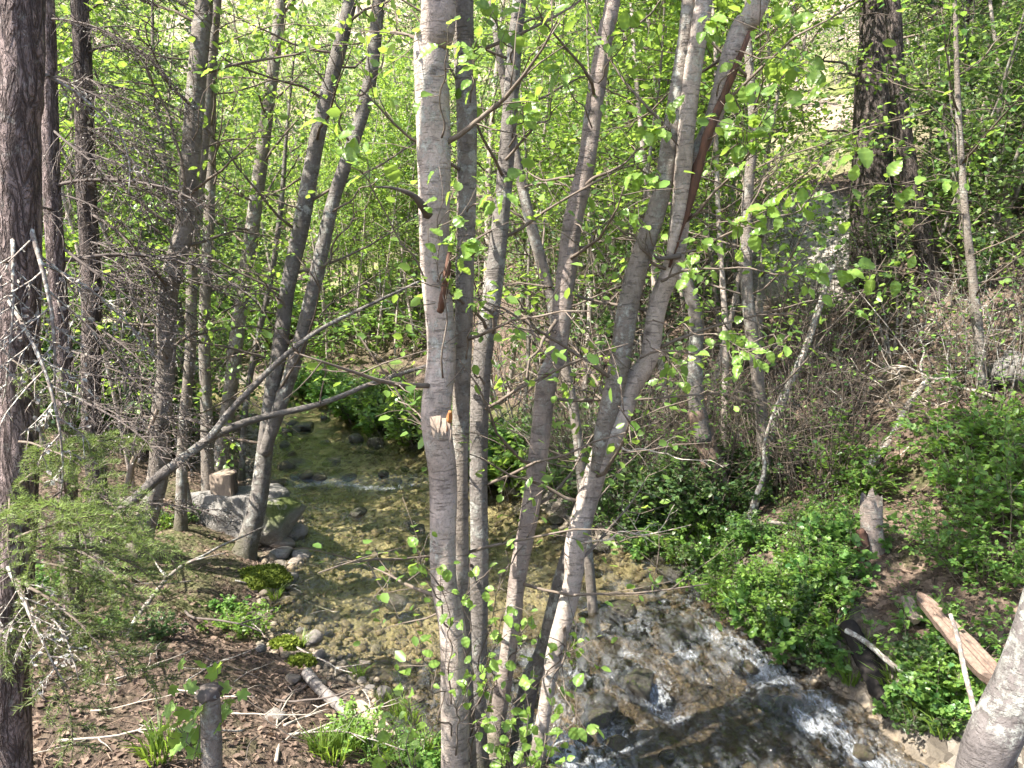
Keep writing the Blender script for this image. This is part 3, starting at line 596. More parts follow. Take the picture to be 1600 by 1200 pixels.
tree('M5', 'alder_tree', 'crooked forked alder with sunlit elbow and peeling upper limb', 'bark_pale', 3.9, [(852, 1085, 22), (868, 1025, 29), (886, 950, 32), (897, 900, 30), (903, 850, 35), (920, 775, 35), (938, 704, 35), (962, 668, 38), (986, 605, 36), (1012, 560, 28), (1028, 475, 30), (1048, 400, 30), (1068, 300, 31), (1086, 245, 26), (1108, 200, 26), (1138, 100, 27), (1164, 40, 30), (1184, 0, 32)], 7.5, .04, {**CRs, 't0': .66}, k=28, per=.03,
     extra=[('bark_pale', [(1046, 402, 10), (1058, 345, 18), (1066, 280, 26), (1073, 200, 26), (1084, 100, 27), (1100, 0, 26)], 7.5), ('bark_grey', [(930, 738, 14), (939, 690, 26), (951, 640, 32), (967, 575, 33), (982, 475, 33), (1002, 400, 32), (1034, 300, 28), (1050, 200, 27), (1066, 90, 22), (1076, 0, 20)], 8)])
tree('M7', 'alder_tree', 'short dark half rotten stem standing behind the crooked forked alder', 'bark_dark', 4.05, [(828, 1080, 32), (850, 1010, 28), (878, 900, 24), (905, 810, 18), (925, 760, 8)], None, 0, None, k=18, per=.04, rough=.15)
tree('R10', 'alder_tree', 'stout pale alder trunk leaning out over the bank below the split log', 'bark_lichen', 3.0, [(1533, 1230, 80), (1558, 1150, 80), (1591, 1050, 80), (1638, 900, 78), (1700, 700, 72)], 7.5, .05, {**CRs, 't0': .6}, k=34, per=.03)
tree('S1', 'alder_tree', 'thin grey stem curving between the dark alder and the flaking one', 'bark_grey', 5.6, [(905, 700, 16), (885, 590, 17), (866, 500, 18), (850, 430, 18), (828, 340, 17), (806, 240, 15), (790, 150, 12)], 7, 0, {**CRs, 'nb': 8, 't0': .6}, k=12)
tree('L4', 'alder_tree', 'lichen mottled alder rooted on the bank beside the leaning dead log', 'bark_grey', None, [(214, 870, 36), (228, 810, 34), (242, 740, 33), (255, 650, 30), (262, 575, 28), (269, 450, 30), (287, 350, 29), (301, 200, 28), (312, 50, 27), (316, 0, 26)], 10, .03, {**CR, 't0': .55}, k=24, per=.04)
tree('L4b', 'alder_tree', 'slim alder stem half hidden behind the lichen mottled alder', 'bark_grey', 6.6, [(285, 690, 17), (299, 550, 17), (300, 400, 17), (318, 250, 15), (330, 100, 14), (342, 0, 12)], 9, .0, {**CRs, 't0': .6}, k=14)
tree('L5', 'alder_tree', 'straight slender alder standing behind the sawn block', 'bark_grey', 7.4, [(325, 758, 21), (320, 640, 18), (320, 500, 17), (327, 300, 16), (331, 150, 15), (336, 0, 13)], 10, 0, {**CRs, 't0': .5}, k=16)
tree('L6', 'alder_tree', 'slim alder leaning over the creek behind the sawn block', 'bark_grey', 8.6, [(342, 712, 24), (358, 630, 22), (378, 480, 21), (398, 320, 21), (420, 150, 18), (438, 30, 16)], 10, .0, {**CRs, 't0': .5}, k=16)
tree('L7', 'alder_tree', 'twin stemmed dark alder leaning across the creek beside the boulder', 'bark_dark', None, [(382, 868, 34), (398, 790, 29), (410, 700, 26), (428, 600, 24), (438, 550, 24), (452, 450, 23), (470, 350, 25), (502, 190, 23), (546, 0, 20)], 9.5, .04, {**CR, 't0': .55}, k=22, per=.04,
     extra=[('bark_dark', [(412, 710, 18), (432, 650, 22), (462, 560, 22), (490, 450, 22), (510, 360, 21), (525, 300, 20), (573, 150, 20), (592, 0, 18)], 9)])
tree('L9', 'alder_tree', 'very thin dark stem between the slim alder and the twin stems', 'bark_dark', 9.0, [(383, 648, 10), (400, 540, 10), (416, 470, 10), (430, 400, 9), (440, 300, 8)], 5.5, 0, {**CRs, 'nb': 8, 'blen': .8, 't0': .6}, k=8)
tree('R1', 'alder_tree', 'slender grey alder rising from the leafy shrubs of the steep bank', 'bark_grey', 7.0, [(1196, 770, 20), (1190, 700, 20), (1180, 590, 20), (1168, 460, 19), (1168, 330, 17), (1175, 200, 14), (1170, 60, 12)], 8, .0, {**CRs, 't0': .5}, k=14)
tree('R5', 'alder_tree', 'thin pale sapling stem on the brown leaf strewn slope', 'bark_grey', None, [(1536, 630, 16), (1530, 520, 15), (1518, 420, 13), (1508, 340, 11), (1500, 200, 9)], 7, 0, {**CRs, 'nb': 12, 't0': .35, 'blen': 1.1, 'leafmat': 'leaf_maple'}, k=12)
# ---- conifers
tree('R3', 'fir_tree', 'massive dark fir trunk at the top of the brown slope', 'fir_dark', None, [(1362, 436, 70), (1360, 300, 60), (1362, 150, 55), (1368, 0, 50)], 16, 0, None, k=24, rough=.1, rs=(12, 12, 2))
tree('R4', 'fir_tree', 'dark leaning trunk beside the massive fir', 'fir_dark', None, [(1462, 455, 32), (1440, 370, 30), (1418, 260, 27), (1400, 120, 24), (1388, 0, 22)], 13, 0, None, k=16, rough=.1)
tree('L1', 'fir_tree', 'plated reddish brown fir trunk with feathery low boughs', 'fir_bark', 2.75, [(14, 1170, 60), (18, 1000, 60), (24, 800, 58), (28, 600, 58), (30, 400, 60), (32, 200, 61), (34, 0, 62)], 14, 0, None, k=40, per=.02, rough=.13, rs=(30, 30, 9))
tree('L2', 'fir_tree', 'thin grey fir pole standing just behind the plated fir', 'fir_bark', 4.3, [(112, 890, 30), (105, 780, 28), (98, 600, 27), (88, 420, 26), (78, 250, 25), (70, 0, 22)], 11, 0, None, k=20, rough=.1, rs=(24, 24, 7), per=.04)
tree('L3', 'fir_tree', 'dark fir pole hung with dead brown branches', 'fir_dark', 5.6, [(152, 740, 30), (148, 640, 29), (140, 450, 29), (134, 300, 28), (128, 100, 26), (126, 0, 24)], 12, 0, None, k=18, rough=.1, rs=(24, 24, 7), per=.04)

# ---- scars, stubs and visible limbs on the named trees
def part_tube(key, name, pts, r, mat, k=10, rough=.2, label=None):
    root, C, rr, Y = TREES[key]; m_ = MB(); P = catmull(np.array([at(*p) for p in pts]), 16); tube(m_, P, np.interp(np.linspace(0, 1, 16), np.linspace(0, 1, len(r)), r), k, 0, .5, True, rough, (30, 30, 30)); o = obj(name, m_.mesh(name, M[mat]), root)
    if label: o['label'] = label
    return o
part_tube('M1', 'branch', [(668, 335, 3.30), (660, 322, 3.22), (645, 305, 3.15), (615, 294, 3.1), (585, 292, 3.05)], [.022, .018, .011, .006, .003], 'dead_brown')
part_tube('M1', 'branch_stub', [(688, 486, 3.26), (693, 460, 3.2), (699, 420, 3.17), (703, 388, 3.17)], [.014, .015, .014, .006], 'red_dark', 9, .35, 'reddish brown broken branch stub')
part_tube('M1', 'branch_stub', [(700, 672, 3.28), (702, 655, 3.23), (703, 643, 3.2)], [.008, .013, .007], 'torn_wood', 9, .7, 'torn orange branch scar')
part_tube('M2', 'branch_stub', [(733, 400, 3.48), (742, 392, 3.42), (748, 380, 3.4)], [.013, .011, .008], 'dead_brown')
m_ = MB(); rr_ = np.random.default_rng(2)
for k in range(7):                                               # strips of bark torn off below the scar
    a = at(676 + k * 4.5 + rr_.uniform(-2, 2), 652 + rr_.uniform(-4, 6), 3.245 - .004 * (3 - abs(k - 3))); b = a + np.array([rr_.uniform(-.012, .012), -.015 - rr_.uniform(0, .02), -rr_.uniform(.05, .11)])
    P = catmull(np.array([a, (a + b) / 2 + np.array([0, -.006, 0]), b]), 5); w = np.array([.010, .009, .008, .005, .0008]); V = np.vstack([P - np.c_[w, 0 * w, 0 * w], P + np.c_[w, 0 * w, 0 * w], P[::1] + np.array([0, .004, 0])]); Q = [(j, j + 1, j + 6, j + 5) for j in range(4)]; m_.add(V[:10], Q, None, .5)
obj('torn_bark', m_.mesh('torn_bark', M['cut_wood']), TREES['M1'][0])
part_tube('M5', 'peeled_bark', [(1046, 418, 3.93), (1062, 360, 3.92), (1085, 285, 3.92), (1104, 215, 3.93), (1130, 150, 3.95), (1172, 50, 3.97)], [.006, .020, .026, .025, .020, .010], 'red_dark', 12, .8, 'dark reddish strip of rotten peeling bark')
part_tube('M5', 'branch_stub', [(1062, 400, 3.88), (1030, 404, 3.82), (1022, 398, 3.8)], [.014, .009, .004], 'dead_brown')
FY = TREES['R3'][3]
LIMBS = [('M3', (790, 250, 3.8), (880, 160, 3.5), .008), ('M3', (770, 520, 3.8), (735, 420, 3.6), .009), ('M3', (757, 600, 3.8), (720, 560, 3.6), .006), ('M4', (915, 290, 4.1), (1030, 220, 4.0), .010), ('M4', (870, 500, 4.0), (800, 620, 3.9), .012), ('M4', (868, 520, 4.0), (760, 470, 4.3), .006),
    ('M5', (1040, 420, 3.95), (950, 330, 3.8), .009), ('M5', (960, 690, 3.9), (1110, 730, 3.6), .006), ('M5', (905, 850, 3.85), (1080, 820, 3.5), .006), ('M4', (820, 850, 4.0), (760, 930, 3.8), .005), ('L4', (280, 420, 5.5), (180, 250, 5.2), .010), ('L4', (290, 300, 5.5), (225, 20, 5.4), .013), ('L4', (262, 560, 5.5), (180, 470, 5.2), .009),
    ('L6', (400, 320, 8.6), (330, 260, 8.2), .012), ('L5', (326, 300, 7.4), (385, 100, 7.3), .012), ('L6', (378, 480, 8.6), (330, 430, 8.3), .010), ('L7', (446, 480, 6.3), (400, 430, 6.0), .010), ('L7', (470, 330, 6.4), (400, 300, 6.3), .010), ('L7', (500, 420, 6.4), (580, 300, 6.3), .012), ('L7', (520, 330, 6.4), (640, 250, 6.2), .010), ('L7', (560, 150, 6.5), (640, 20, 6.4), .011), ('L7', (545, 220, 6.5), (470, 60, 6.3), .010), ('L7', (480, 500, 6.3), (600, 470, 6.1), .007), ('R1', (1170, 420, 7.), (1060, 300, 6.6), .012), ('R1', (1180, 580, 7.), (1290, 470, 6.6), .009), ('R1', (1168, 330, 7.), (1270, 180, 6.7), .010), ('R5', (1518, 420, 7.), (1420, 300, 6.8), .008),
    ('R3', (1350, 240, FY), (1180, 120, FY - .8), .018), ('R3', (1370, 210, FY), (1500, 160, FY - .8), .018), ('R3', (1345, 120, FY), (1230, 60, FY - .6), .018), ('S1', (860, 470, 5.6), (940, 400, 5.4), .008), ('M5', (1000, 420, 4.05), (930, 500, 4.2), .008), ('M5', (960, 640, 4.0), (880, 590, 4.3), .008)]
for key, a, b, r in LIMBS: bare_branch(RG, TREES[key][0], at(*a), at(*b), r, 'twig_pale' if key == 'M5' and r < .007 else 'twig', 5)

for key, nb, bl, per, lf in (('M1', 5, .6, 2, .05), ('M2', 8, .7, 3, .05), ('M3', 14, .8, 3, .05), ('M4', 12, .8, 3, .05), ('M5', 14, .9, 4, .05), ('L4', 16, 1.2, 5, .055), ('L4b', 14, 1.2, 6, .055), ('L5', 18, 1.3, 7, .055), ('L6', 18, 1.3, 8, .055), ('L7', 20, 1.4, 7, .055), ('L9', 10, .7, 6, .055), ('S1', 14, 1., 6, .05), ('R1', 20, 1.3, 8, .055), ('R5', 16, 1., 7, .05)):
    root, C, r, Y = TREES[key]; obj('crown', crown_mesh(RG, C, r * .5, .12, nb, bl, 'leaf_alder', lf, per, 6, .25, tend=.55, shape=.2), root)
# ---- leafy sprigs that hang near the eye
SPR = [('M1', (690, 215, 3.3), (700, 40, 3.0), 5, .085), ('M1', (692, 590, 3.3), (686, 260, 3.05), 6, .06), ('M2', (730, 330, 3.45), (790, 300, 3.1), 7, .07), ('M1', (684, 440, 3.25), (735, 375, 2.95), 8, .075), ('M1', (665, 440, 3.35), (500, 185, 3.0), 9, .085), ('M2', (728, 560, 3.45), (760, 440, 3.2), 6, .055),
    ('M3', (795, 230, 3.8), (840, 150, 3.3), 7, .085), ('M4', (935, 130, 4.1), (990, 40, 3.7), 6, .08), ('M5', (1075, 240, 4.), (1000, 185, 3.5), 9, .075), ('M5', (1060, 300, 4.), (990, 265, 3.6), 7, .07), ('M5', (1040, 400, 3.9), (970, 315, 3.5), 6, .065), ('M5', (1100, 60, 4.0), (1110, 30, 3.6), 5, .08),
    ('M5', (1033, 440, 3.9), (1420, 428, 3.3), 10, .08), ('M5', (1045, 400, 3.9), (1480, 278, 3.4), 12, .085), ('M5', (1100, 220, 3.95), (1215, 160, 3.4), 8, .085), ('M5', (1090, 260, 3.95), (1200, 215, 3.4), 8, .08), ('M5', (1050, 380, 3.9), (1230, 330, 3.4), 9, .08), ('M5', (1020, 500, 3.9), (1190, 560, 3.3), 8, .06),
    ('M5', (1010, 530, 3.9), (1070, 600, 3.5), 8, .065), ('M5', (1000, 560, 3.9), (1260, 540, 3.5), 7, .06), ('M4', (868, 560, 4.), (900, 660, 3.7), 5, .05), ('M5', (1035, 440, 3.9), (1110, 380, 3.5), 7, .065), ('M5', (1150, 80, 3.95), (1280, 120, 3.5), 8, .08), ('M5', (1120, 150, 3.95), (1240, 20, 3.5), 8, .08), ('M4', (900, 350, 4.), (960, 420, 3.7), 5, .05),
    ('M1', (700, 980, 3.3), (655, 860, 3.0), 5, .05), ('M1', (705, 1100, 3.3), (690, 890, 3.05), 7, .05), ('M2', (730, 1100, 3.45), (735, 870, 3.1), 6, .05), ('M1', (705, 1150, 3.3), (650, 1010, 3.), 6, .05), ('M2', (735, 1150, 3.45), (800, 940, 3.1), 7, .055), ('M2', (735, 1180, 3.45), (770, 1010, 3.1), 7, .055), ('M1', (712, 1180, 3.3), (735, 1050, 3.), 6, .05), ('M3', (748, 1100, 3.7), (790, 860, 3.3), 6, .05), ('M4', (790, 1060, 4.), (830, 960, 3.6), 6, .05),
    ('M5', (855, 1060, 3.9), (905, 1000, 3.4), 6, .05), ('M2', (730, 1190, 3.4), (760, 1120, 3.0), 6, .05), ('M2', (735, 160, 3.5), (745, 60, 3.2), 6, .07), ('M4', (925, 200, 4.05), (860, 90, 3.6), 8, .075), ('M3', (800, 100, 3.8), (770, 20, 3.4), 6, .08), ('L4', (300, 220, 5.5), (370, 60, 5.0), 8, .08), ('L4', (270, 540, 5.5), (360, 500, 5.2), 6, .06), ('R1', (1168, 380, 7.), (1090, 450, 6.), 8, .07)]
for key, a, b, nl, sz in SPR: sprig(RG, TREES[key][0], at(*a), at(*b), int(nl * (2.4 if key == 'M5' else 1.8)), sz * .92, .0045 if abs(a[0] - b[0]) < 200 else .006, 'twig', 'branch', .4, .04)

# ------------------------------------------------------------------ fir boughs, green and dead (modelled along +X, 1 m long)
def bough_mesh(rng, live=True, dens=1., mat='needle', L=1., lich='twig_lichen', fat=1., flake=.012):
    m_ = MB(); P = wander(rng, (0, 0, 0), (1, 0, .12), L, 14, .05, 0, .22); P *= L / P[-1][0]; tube(m_, P, np.linspace(.011, .003, 14) * fat, 5)
    seg = []
    for s in range(int(26 * dens)):
        f = .12 + .86 * s / (26 * dens); j = f * 12.9; j0 = int(j); a = P[j0] * (1 - j + j0) + P[j0 + 1] * (j - j0); sg = 1 if s % 2 else -1
        l = L * (.36 * (1 - .75 * f) + .05) * rng.uniform(.7, 1.2); S = wander(rng, a, (.75, sg * .8, rng.uniform(-.25, .1)), l, 6, .09, 0, .25); tube(m_, S, np.linspace(.0045, .0018, 6) * fat, 3); seg.append(S)
        for q in range(4 if live else 5):
            k = rng.integers(1, 5); S2 = wander(rng, S[k], nrm(S[k + 1] - S[k]) * .8 + np.array([.15, sg * -.1, 0]) + rng.normal(0, .45, 3) * (1 if live else 1.3), l * rng.uniform(.25, .5), 4, .12, 0, .3); tube(m_, S2, np.linspace(.0028, .0015, 4) * fat, 3); seg.append(S2)
    if live:
        VV, TT, AA = [], [], []
        for S in seg + [P[7:]]:
            ln = np.linalg.norm(np.diff(S, axis=0), axis=1).sum(); n = int(ln / .0042); t = rng.uniform(0, len(S) - 1.001, n); k = t.astype(int); a = S[k] + (S[k + 1] - S[k]) * (t - k)[:, None]; d = nrm(S[k + 1] - S[k])
            o = rng.normal(0, 1, (n, 3)); o[:, 2] = np.abs(o[:, 2]) * .6 + .05; o = nrm(o - (o * d).sum(1, keepdims=True) * d); nd = nrm(d * .75 + o); w = nrm(np.cross(nd, rng.normal(0, 1, (n, 3)))) * .0024; l = rng.uniform(.03, .05, n)[:, None]
            VV.append(np.stack([a - w, a + w, a + nd * l], 1).reshape(-1, 3)); AA.append(np.repeat(np.clip(rng.normal(.45, .25, n), 0, 1), 3))
        V = np.vstack(VV); m_.add(V, None, np.arange(len(V)).reshape(-1, 3), np.concatenate(AA), 1)
    else:
        A = np.vstack([S[1:] for S in seg]); A = A[rng.uniform(0, 1, len(A)) < .5]; n = len(A); leaves(m_, rng, A, rng.normal(0, 1, (n, 3)), flake, leaf_quad, 2, 1.5)
    return m_.mesh('bough', [M[lich if not live else 'twig'], M[mat], M['twig_lichen']])
LIVE = [bough_mesh(RG, True, .7) for _ in range(4)]
DEADB = [bough_mesh(RG, False, .8, lich='dead_brown') for _ in range(3)]; DEADL = [bough_mesh(RG, False, .45, fat=1.25, flake=.026) for _ in range(3)]
BOUGHS = [('L1', (30, 690, 2.7), (150, 700, 2.45), 0), ('L1', (25, 760, 2.7), (170, 690, 2.6), 0), ('L1', (20, 800, 2.7), (150, 745, 2.4), 0), ('L1', (25, 840, 2.7), (230, 800, 2.6), 0), ('L1', (25, 860, 2.75), (270, 870, 3.0), 0), ('L1', (25, 870, 2.75), (215, 960, 2.6), 0), ('L1', (20, 900, 2.7), (205, 1060, 2.5), 0), ('L1', (20, 930, 2.7), (270, 1010, 2.7), 0), ('L1', (20, 900, 2.7), (150, 1120, 2.4), 0),
    ('L1', (20, 640, 2.75), (190, 720, 2.9), 0), ('L2', (105, 760, 4.3), (230, 800, 3.9), 0), ('L2', (105, 800, 4.3), (280, 890, 4.0), 0), ('L2', (105, 780, 4.3), (60, 700, 3.9), 0), ('L1', (15, 780, 2.7), (20, 860, 2.35), 0), ('L2', (105, 700, 4.3), (220, 700, 4.0), 0), ('L2', (105, 850, 4.3), (240, 960, 3.9), 0), ('L1', (15, 560, 2.7), (110, 620, 2.6), 0),
    ('L1', (40, 100, 2.75), (250, 240, 2.9), 2), ('L1', (40, 330, 2.75), (130, 640, 2.6), 2), ('L1', (40, 400, 2.75), (260, 540, 2.9), 2), ('L1', (20, 370, 2.7), (30, 600, 2.5), 2), ('L1', (20, 940, 2.7), (110, 1010, 2.4), 2), ('L1', (15, 470, 2.7), (140, 700, 2.45), 2), ('L1', (10, 880, 2.7), (60, 1060, 2.35), 2),
    ('L2', (78, 120, 4.3), (240, 210, 4.2), 1), ('L2', (85, 300, 4.3), (250, 380, 4.2), 1), ('L2', (90, 380, 4.3), (270, 560, 4.1), 1), ('L3', (130, 40, 5.6), (300, 130, 5.3), 1), ('L3', (135, 150, 5.6), (290, 190, 5.3), 1), ('L3', (137, 240, 5.6), (320, 330, 5.3), 1), ('L3', (138, 330, 5.6), (280, 480, 5.2), 1), ('L3', (140, 420, 5.6), (300, 500, 5.3), 1), ('L3', (142, 500, 5.6), (250, 620, 5.2), 1), ('L3', (132, 90, 5.6), (40, 160, 5.2), 1), ('L3', (136, 260, 5.6), (50, 350, 5.2), 1), ('L3', (146, 560, 5.6), (60, 620, 5.2), 1), ('L2', (72, 30, 4.3), (220, 60, 4.1), 1), ('L2', (95, 470, 4.3), (230, 640, 4.0), 1), ('L2', (80, 200, 4.3), (190, 330, 4.0), 1), ('L3', (134, 20, 5.6), (250, -40, 5.3), 1), ('L3', (137, 200, 5.6), (230, 290, 5.0), 1)]
for k in range(34):
    key = ('L2', 'L3', 'L3')[k % 3]; C = TREES[key][1]; c = C[int(len(C) * RG.uniform(.06, .42))]; th = RG.uniform(-1.9, 1.2); BOUGHS.append((key, None, (c, c + np.array([math.cos(th), math.sin(th), RG.uniform(-.35, .15)]) * RG.uniform(.5, 1.1)), 1))
for key, a, b, kind in BOUGHS:
    if a is None: between(obj('bough', DEADB[RG.integers(3)], TREES[key][0]), b[0], b[1], 1., RG.uniform(-.4, .4)); continue
    between(obj("bough", [LIVE, DEADB, DEADL][kind][RG.integers(3)], TREES[key][0]), at(*a), at(*b), 1., RG.uniform(-.4, .4))
def fir_crown(rng, C, r, t0, nb, blen, mat='needle_dark', per=70):
    m_ = MB(); LP, LD = [], []; ga = 0
    for b in range(nb):
        t = t0 + (1 - t0) * (b + rng.uniform(0, 1)) / nb; k = min(len(C) - 1, int(t * (len(C) - 1))); ga += 2.4 + rng.normal(0, .4); L = blen * (1.05 - (t - t0) / (1 - t0)) * rng.uniform(.7, 1.15) + .2
        B = wander(rng, C[k], (math.cos(ga), math.sin(ga), .12), L, 6, .06, 0, .16); tube(m_, B, np.linspace(.008 + .008 * L, .003, 6), 4); n = int(per * L); t2 = rng.uniform(.15, 1, n) * 4.99; k2 = t2.astype(int); bd = nrm(B[-1] - B[0]); side = np.cross(bd, (0, 0, 1.))
        u_ = rng.normal(0, .22, n) * L * (1.1 - t2 / 6); LP.append(B[k2] + (B[k2 + 1] - B[k2]) * (t2 - k2)[:, None] + side[None] * u_[:, None] + np.c_[0 * u_, 0 * u_, -np.abs(u_) * .25 + rng.normal(0, .03, n)]); LD.append(bd[None] * .8 + side[None] * np.sign(u_)[:, None] * .6)
    def spray():
        V = np.array([(0, 0, 0), (.25, .09, .01), (.7, .11, .0), (1, 0, -.03), (.7, -.11, 0), (.25, -.09, .01)]); return V, np.array([(0, 5, 4, 3), (0, 3, 2, 1)])
    leaves(m_, rng, np.vstack(LP), np.vstack(LD), .13, spray, 1, .35, .4, None, .15); return m_.mesh('crown', [M['dead_brown'], M[mat]])
for key, t0, nb, bl in (('R3', .3, 70, 3.2), ('R4', .35, 40, 2.2), ('L1', .5, 18, 1.5), ('L2', .5, 18, 1.2), ('L3', .5, 20, 1.3)): root, C, r, Y = TREES[key]; obj('crown', fir_crown(RG, C, r, t0, nb, bl, per=70 if key[0] == 'R' else 40), root)

# ------------------------------------------------------------------ dead wood
def log(name, label, A, B, r0, r1, mat, endmat='cut_wood', cat='log', k=16, rough=.12, sag=0., n=26, cap_noise=0., rs=(14, 14, 14), wob=.01, group=None, path=None):
    A, B = np.array(A, float), np.array(B, float); L = np.linalg.norm(B - A); P = np.array([A + (B - A) * t for t in np.linspace(0, 1, 6)]); P[1:-1] += RG.normal(0, wob * L, (4, 3)); P = catmull(P if path is None else np.array(path), n)
    root = thing(name, label, cat, group=group); m_ = MB(); tube(m_, P, np.linspace(r0, r1, n), k, 0, 0., False, rough, rs); obj('trunk', m_.mesh('trunk', M[mat]), root)
    for e, (c, d, r) in enumerate(((P[0], P[0] - P[1], r0), (P[-1], P[-1] - P[-2], r1))):
        m_ = MB(); d = nrm(d); tube(m_, np.array([c - d * .004, c + d * .002, c + d * .004 + d * cap_noise]), [r * .985, r * .95, r * .5], k, 0, .5, True, rough, rs); obj('cut_end', m_.mesh('cut_end', M[endmat]), root)
    return root
def gp(px, py, up=0.): q = hit(px, py).copy(); q[2] = gz(q[0], q[1]) + up; return q
lg = log('fallen_tree', 'slim grey fallen tree propped up across the creek by two alders', at(180, 806, 5.3), at(720, 560, 6.6), .040, .014, 'bark_dark', n=60, rough=.2, path=[at(180, 806, 5.3), at(212, 778, 5.35), at(252, 742, 5.4), at(292, 712, 5.5), at(330, 684, 5.6), at(372, 664, 5.7), at(412, 652, 5.8), at(455, 642, 5.9), at(500, 631, 6.0), at(540, 616, 6.1), at(575, 601, 6.2), at(620, 586, 6.4), at(700, 562, 6.6)])
lg2 = MB(); P = catmull(np.array([at(325, 688, 5.55), at(362, 640, 5.6), at(400, 600, 5.65), at(445, 556, 5.7), at(500, 515, 5.8), at(570, 480, 5.9), at(655, 440, 6.1)]), 40); tube(lg2, P, np.linspace(.028, .010, 40), 12, 0, 0., True, .25, (20, 20, 20)); obj('branch', lg2.mesh('branch', M['bark_dark']), lg)
for a, b, r in (((500, 630, 5.9), (512, 540, 5.8), .008), ((575, 600, 6.1), (690, 560, 6.0), .007), ((410, 590, 5.65), (560, 470, 5.9), .006), ((300, 715, 5.5), (260, 640, 5.4), .006)): bare_branch(RG, lg, at(*a), at(*b), r, 'twig', 3)
log('dead_sapling', 'bleached dead stem leaning against the lichen mottled alder', gp(168, 842), at(246, 640, 5.35), .035, .012, 'cut_wood', rough=.25, wob=.02)
log('fallen_log', 'smooth grey log lying on the bare bank near the pebbles', gp(480, 1066, .05), gp(594, 1178, .03), .036, .03, 'grey_log', rough=.06, wob=.006)
log('wet_log', 'black wet log lying half in the creek under the shrubs', gp(1322, 1008, .12), gp(1394, 1124, .03), .058, .07, 'black_wood', 'black_wood', rough=.3, k=20, rs=(20, 20, 20))
log('dead_pole', 'grey dead pole sloping down the brown leaf strewn slope', gp(1345, 770, .1), at(1452, 590, hit(1452, 600)[1]), .045, .028, 'twig_lichen', rough=.15)
log('dead_pole', 'whitish dead pole leaning uphill above the leafy bank', gp(1175, 800), at(1302, 415, 8.2), .045, .028, 'twig_lichen', rough=.2)
log('dead_branch', 'short splintered dead branch crossing the slender grey alder', gp(1170, 815), at(1220, 615, 6.6), .026, .008, 'twig_lichen', rough=.4, wob=.012)
log('dead_branch', 'pale dead branch lying across the bank shrubs by the snag', at(1200, 815, 6.0), at(1310, 825, 5.9), .016, .01, 'twig_pale', rough=.2)
log('dead_branch', 'bent grey dead branch hanging in front of the split log', at(1640, 1090, 3.3) * 0 + at(1530, 1140, 3.3), at(1485, 960, 3.6), .014, .009, 'twig_lichen', rough=.2)
log('dead_branch', 'mossy thin pole sloping over the black wet log', at(1322, 985, 4.7), at(1500, 1110, 4.0), .018, .014, 'twig_lichen', rough=.2)
log('tree_root', 'grey root bending under the flaking alder above the water', gp(880, 770, .1), gp(985, 830, .2), .035, .03, 'bark_dark', rough=.3)
for k in range(26):                                              # dead branches tangled on the brown slope
    q = hit(RG.uniform(1150, 1590), RG.uniform(470, 730)); th = RG.uniform(0, 6.3); b = q + np.array([math.cos(th), math.sin(th) * .6, 0]) * RG.uniform(.7, 1.7); b[2] = gz(b[0], b[1]) + RG.uniform(.05, .7); mt = ('twig_lichen', 'twig', 'twig_pale')[k % 3]
    t_ = thing('dead_branch', ('grey lichened', 'dark brown', 'bleached')[k % 3] + ' dead branch tangled on the brown leaf strewn slope', 'branch', group='dead branches on the brown slope'); bare_branch(RG, t_, q, b, RG.uniform(.008, .018), mt, 7, .04, 'stem', 6, .4)
# broken red trunk on the right bank
rt = thing('broken_tree', 'broken alder with red rotten foot on the shady bank', 'tree'); q = hit(1135, 800); Yb = q[1]
m_ = MB(); P = catmull(np.array([at(1138, 805, Yb), at(1120, 750, Yb), at(1102, 690, Yb), at(1088, 640, Yb)]), 24); tube(m_, P, np.linspace(18, 15, 24) * Yb / FPX, 16, 0, 0., True, .35, (24, 24, 8)); obj('rotten_foot', m_.mesh('rotten_foot', M['split_wood']), rt)
m_ = MB(); P = catmull(np.array([at(1100, 690, Yb - .04), at(1090, 640, Yb), at(1086, 580, Yb), at(1088, 500, Yb), at(1072, 440, Yb), at(1050, 380, Yb)]), 30); tube(m_, P, np.linspace(14, 9, 30) * Yb / FPX, 14, 0, 0., True, .15, (14, 14, 6)); obj('trunk', m_.mesh('trunk', M['bark_dark']), rt)
# snag
sn = thing('snag', 'splintered grey snag with reddish broken top standing in the shrubs', 'stump'); Ys = 5.4
P = catmull(np.array([at(1372, 960, Ys), at(1370, 915, Ys), at(1365, 850, Ys), at(1360, 808, Ys)]), 22); n, k = 22, 22
T_, U_, W_ = frames(P); a = np.arange(k) * 2 * math.pi / k; D = np.cos(a)[None, :, None] * U_[:, None] + np.sin(a)[None, :, None] * W_[:, None]; R_ = np.linspace(.090, .076, n)[:, None] * (1 + .25 * (fbm((P[:, None] + D * .1).reshape(-1, 3) * np.array([22, 22, 5]), 3) - .5).reshape(n, k))
V = P[:, None] + D * R_[..., None]; spl = (.02 + .20 * fbm(np.c_[np.cos(a) * 2 + 3, np.sin(a) * 2, 0 * a], 2) ** 1.5 + .14 * np.exp(-((V[-1, :, 0] - P[-1, 0] + .03) / .03) ** 2)); V[-1, :, 2] += spl; V[-2, :, 2] += spl * .6; V[-3, :, 2] += spl * .25
i_ = np.arange(n - 1)[:, None] * k; j = np.arange(k)[None]; Q = np.stack([i_ + j, i_ + (j + 1) % k, i_ + k + (j + 1) % k, i_ + k + j], -1).reshape(-1, 4); m_ = MB(); m_.add(V.reshape(-1, 3), Q, None, 0.); obj('trunk', m_.mesh('trunk', M['bark_flaky']), sn)
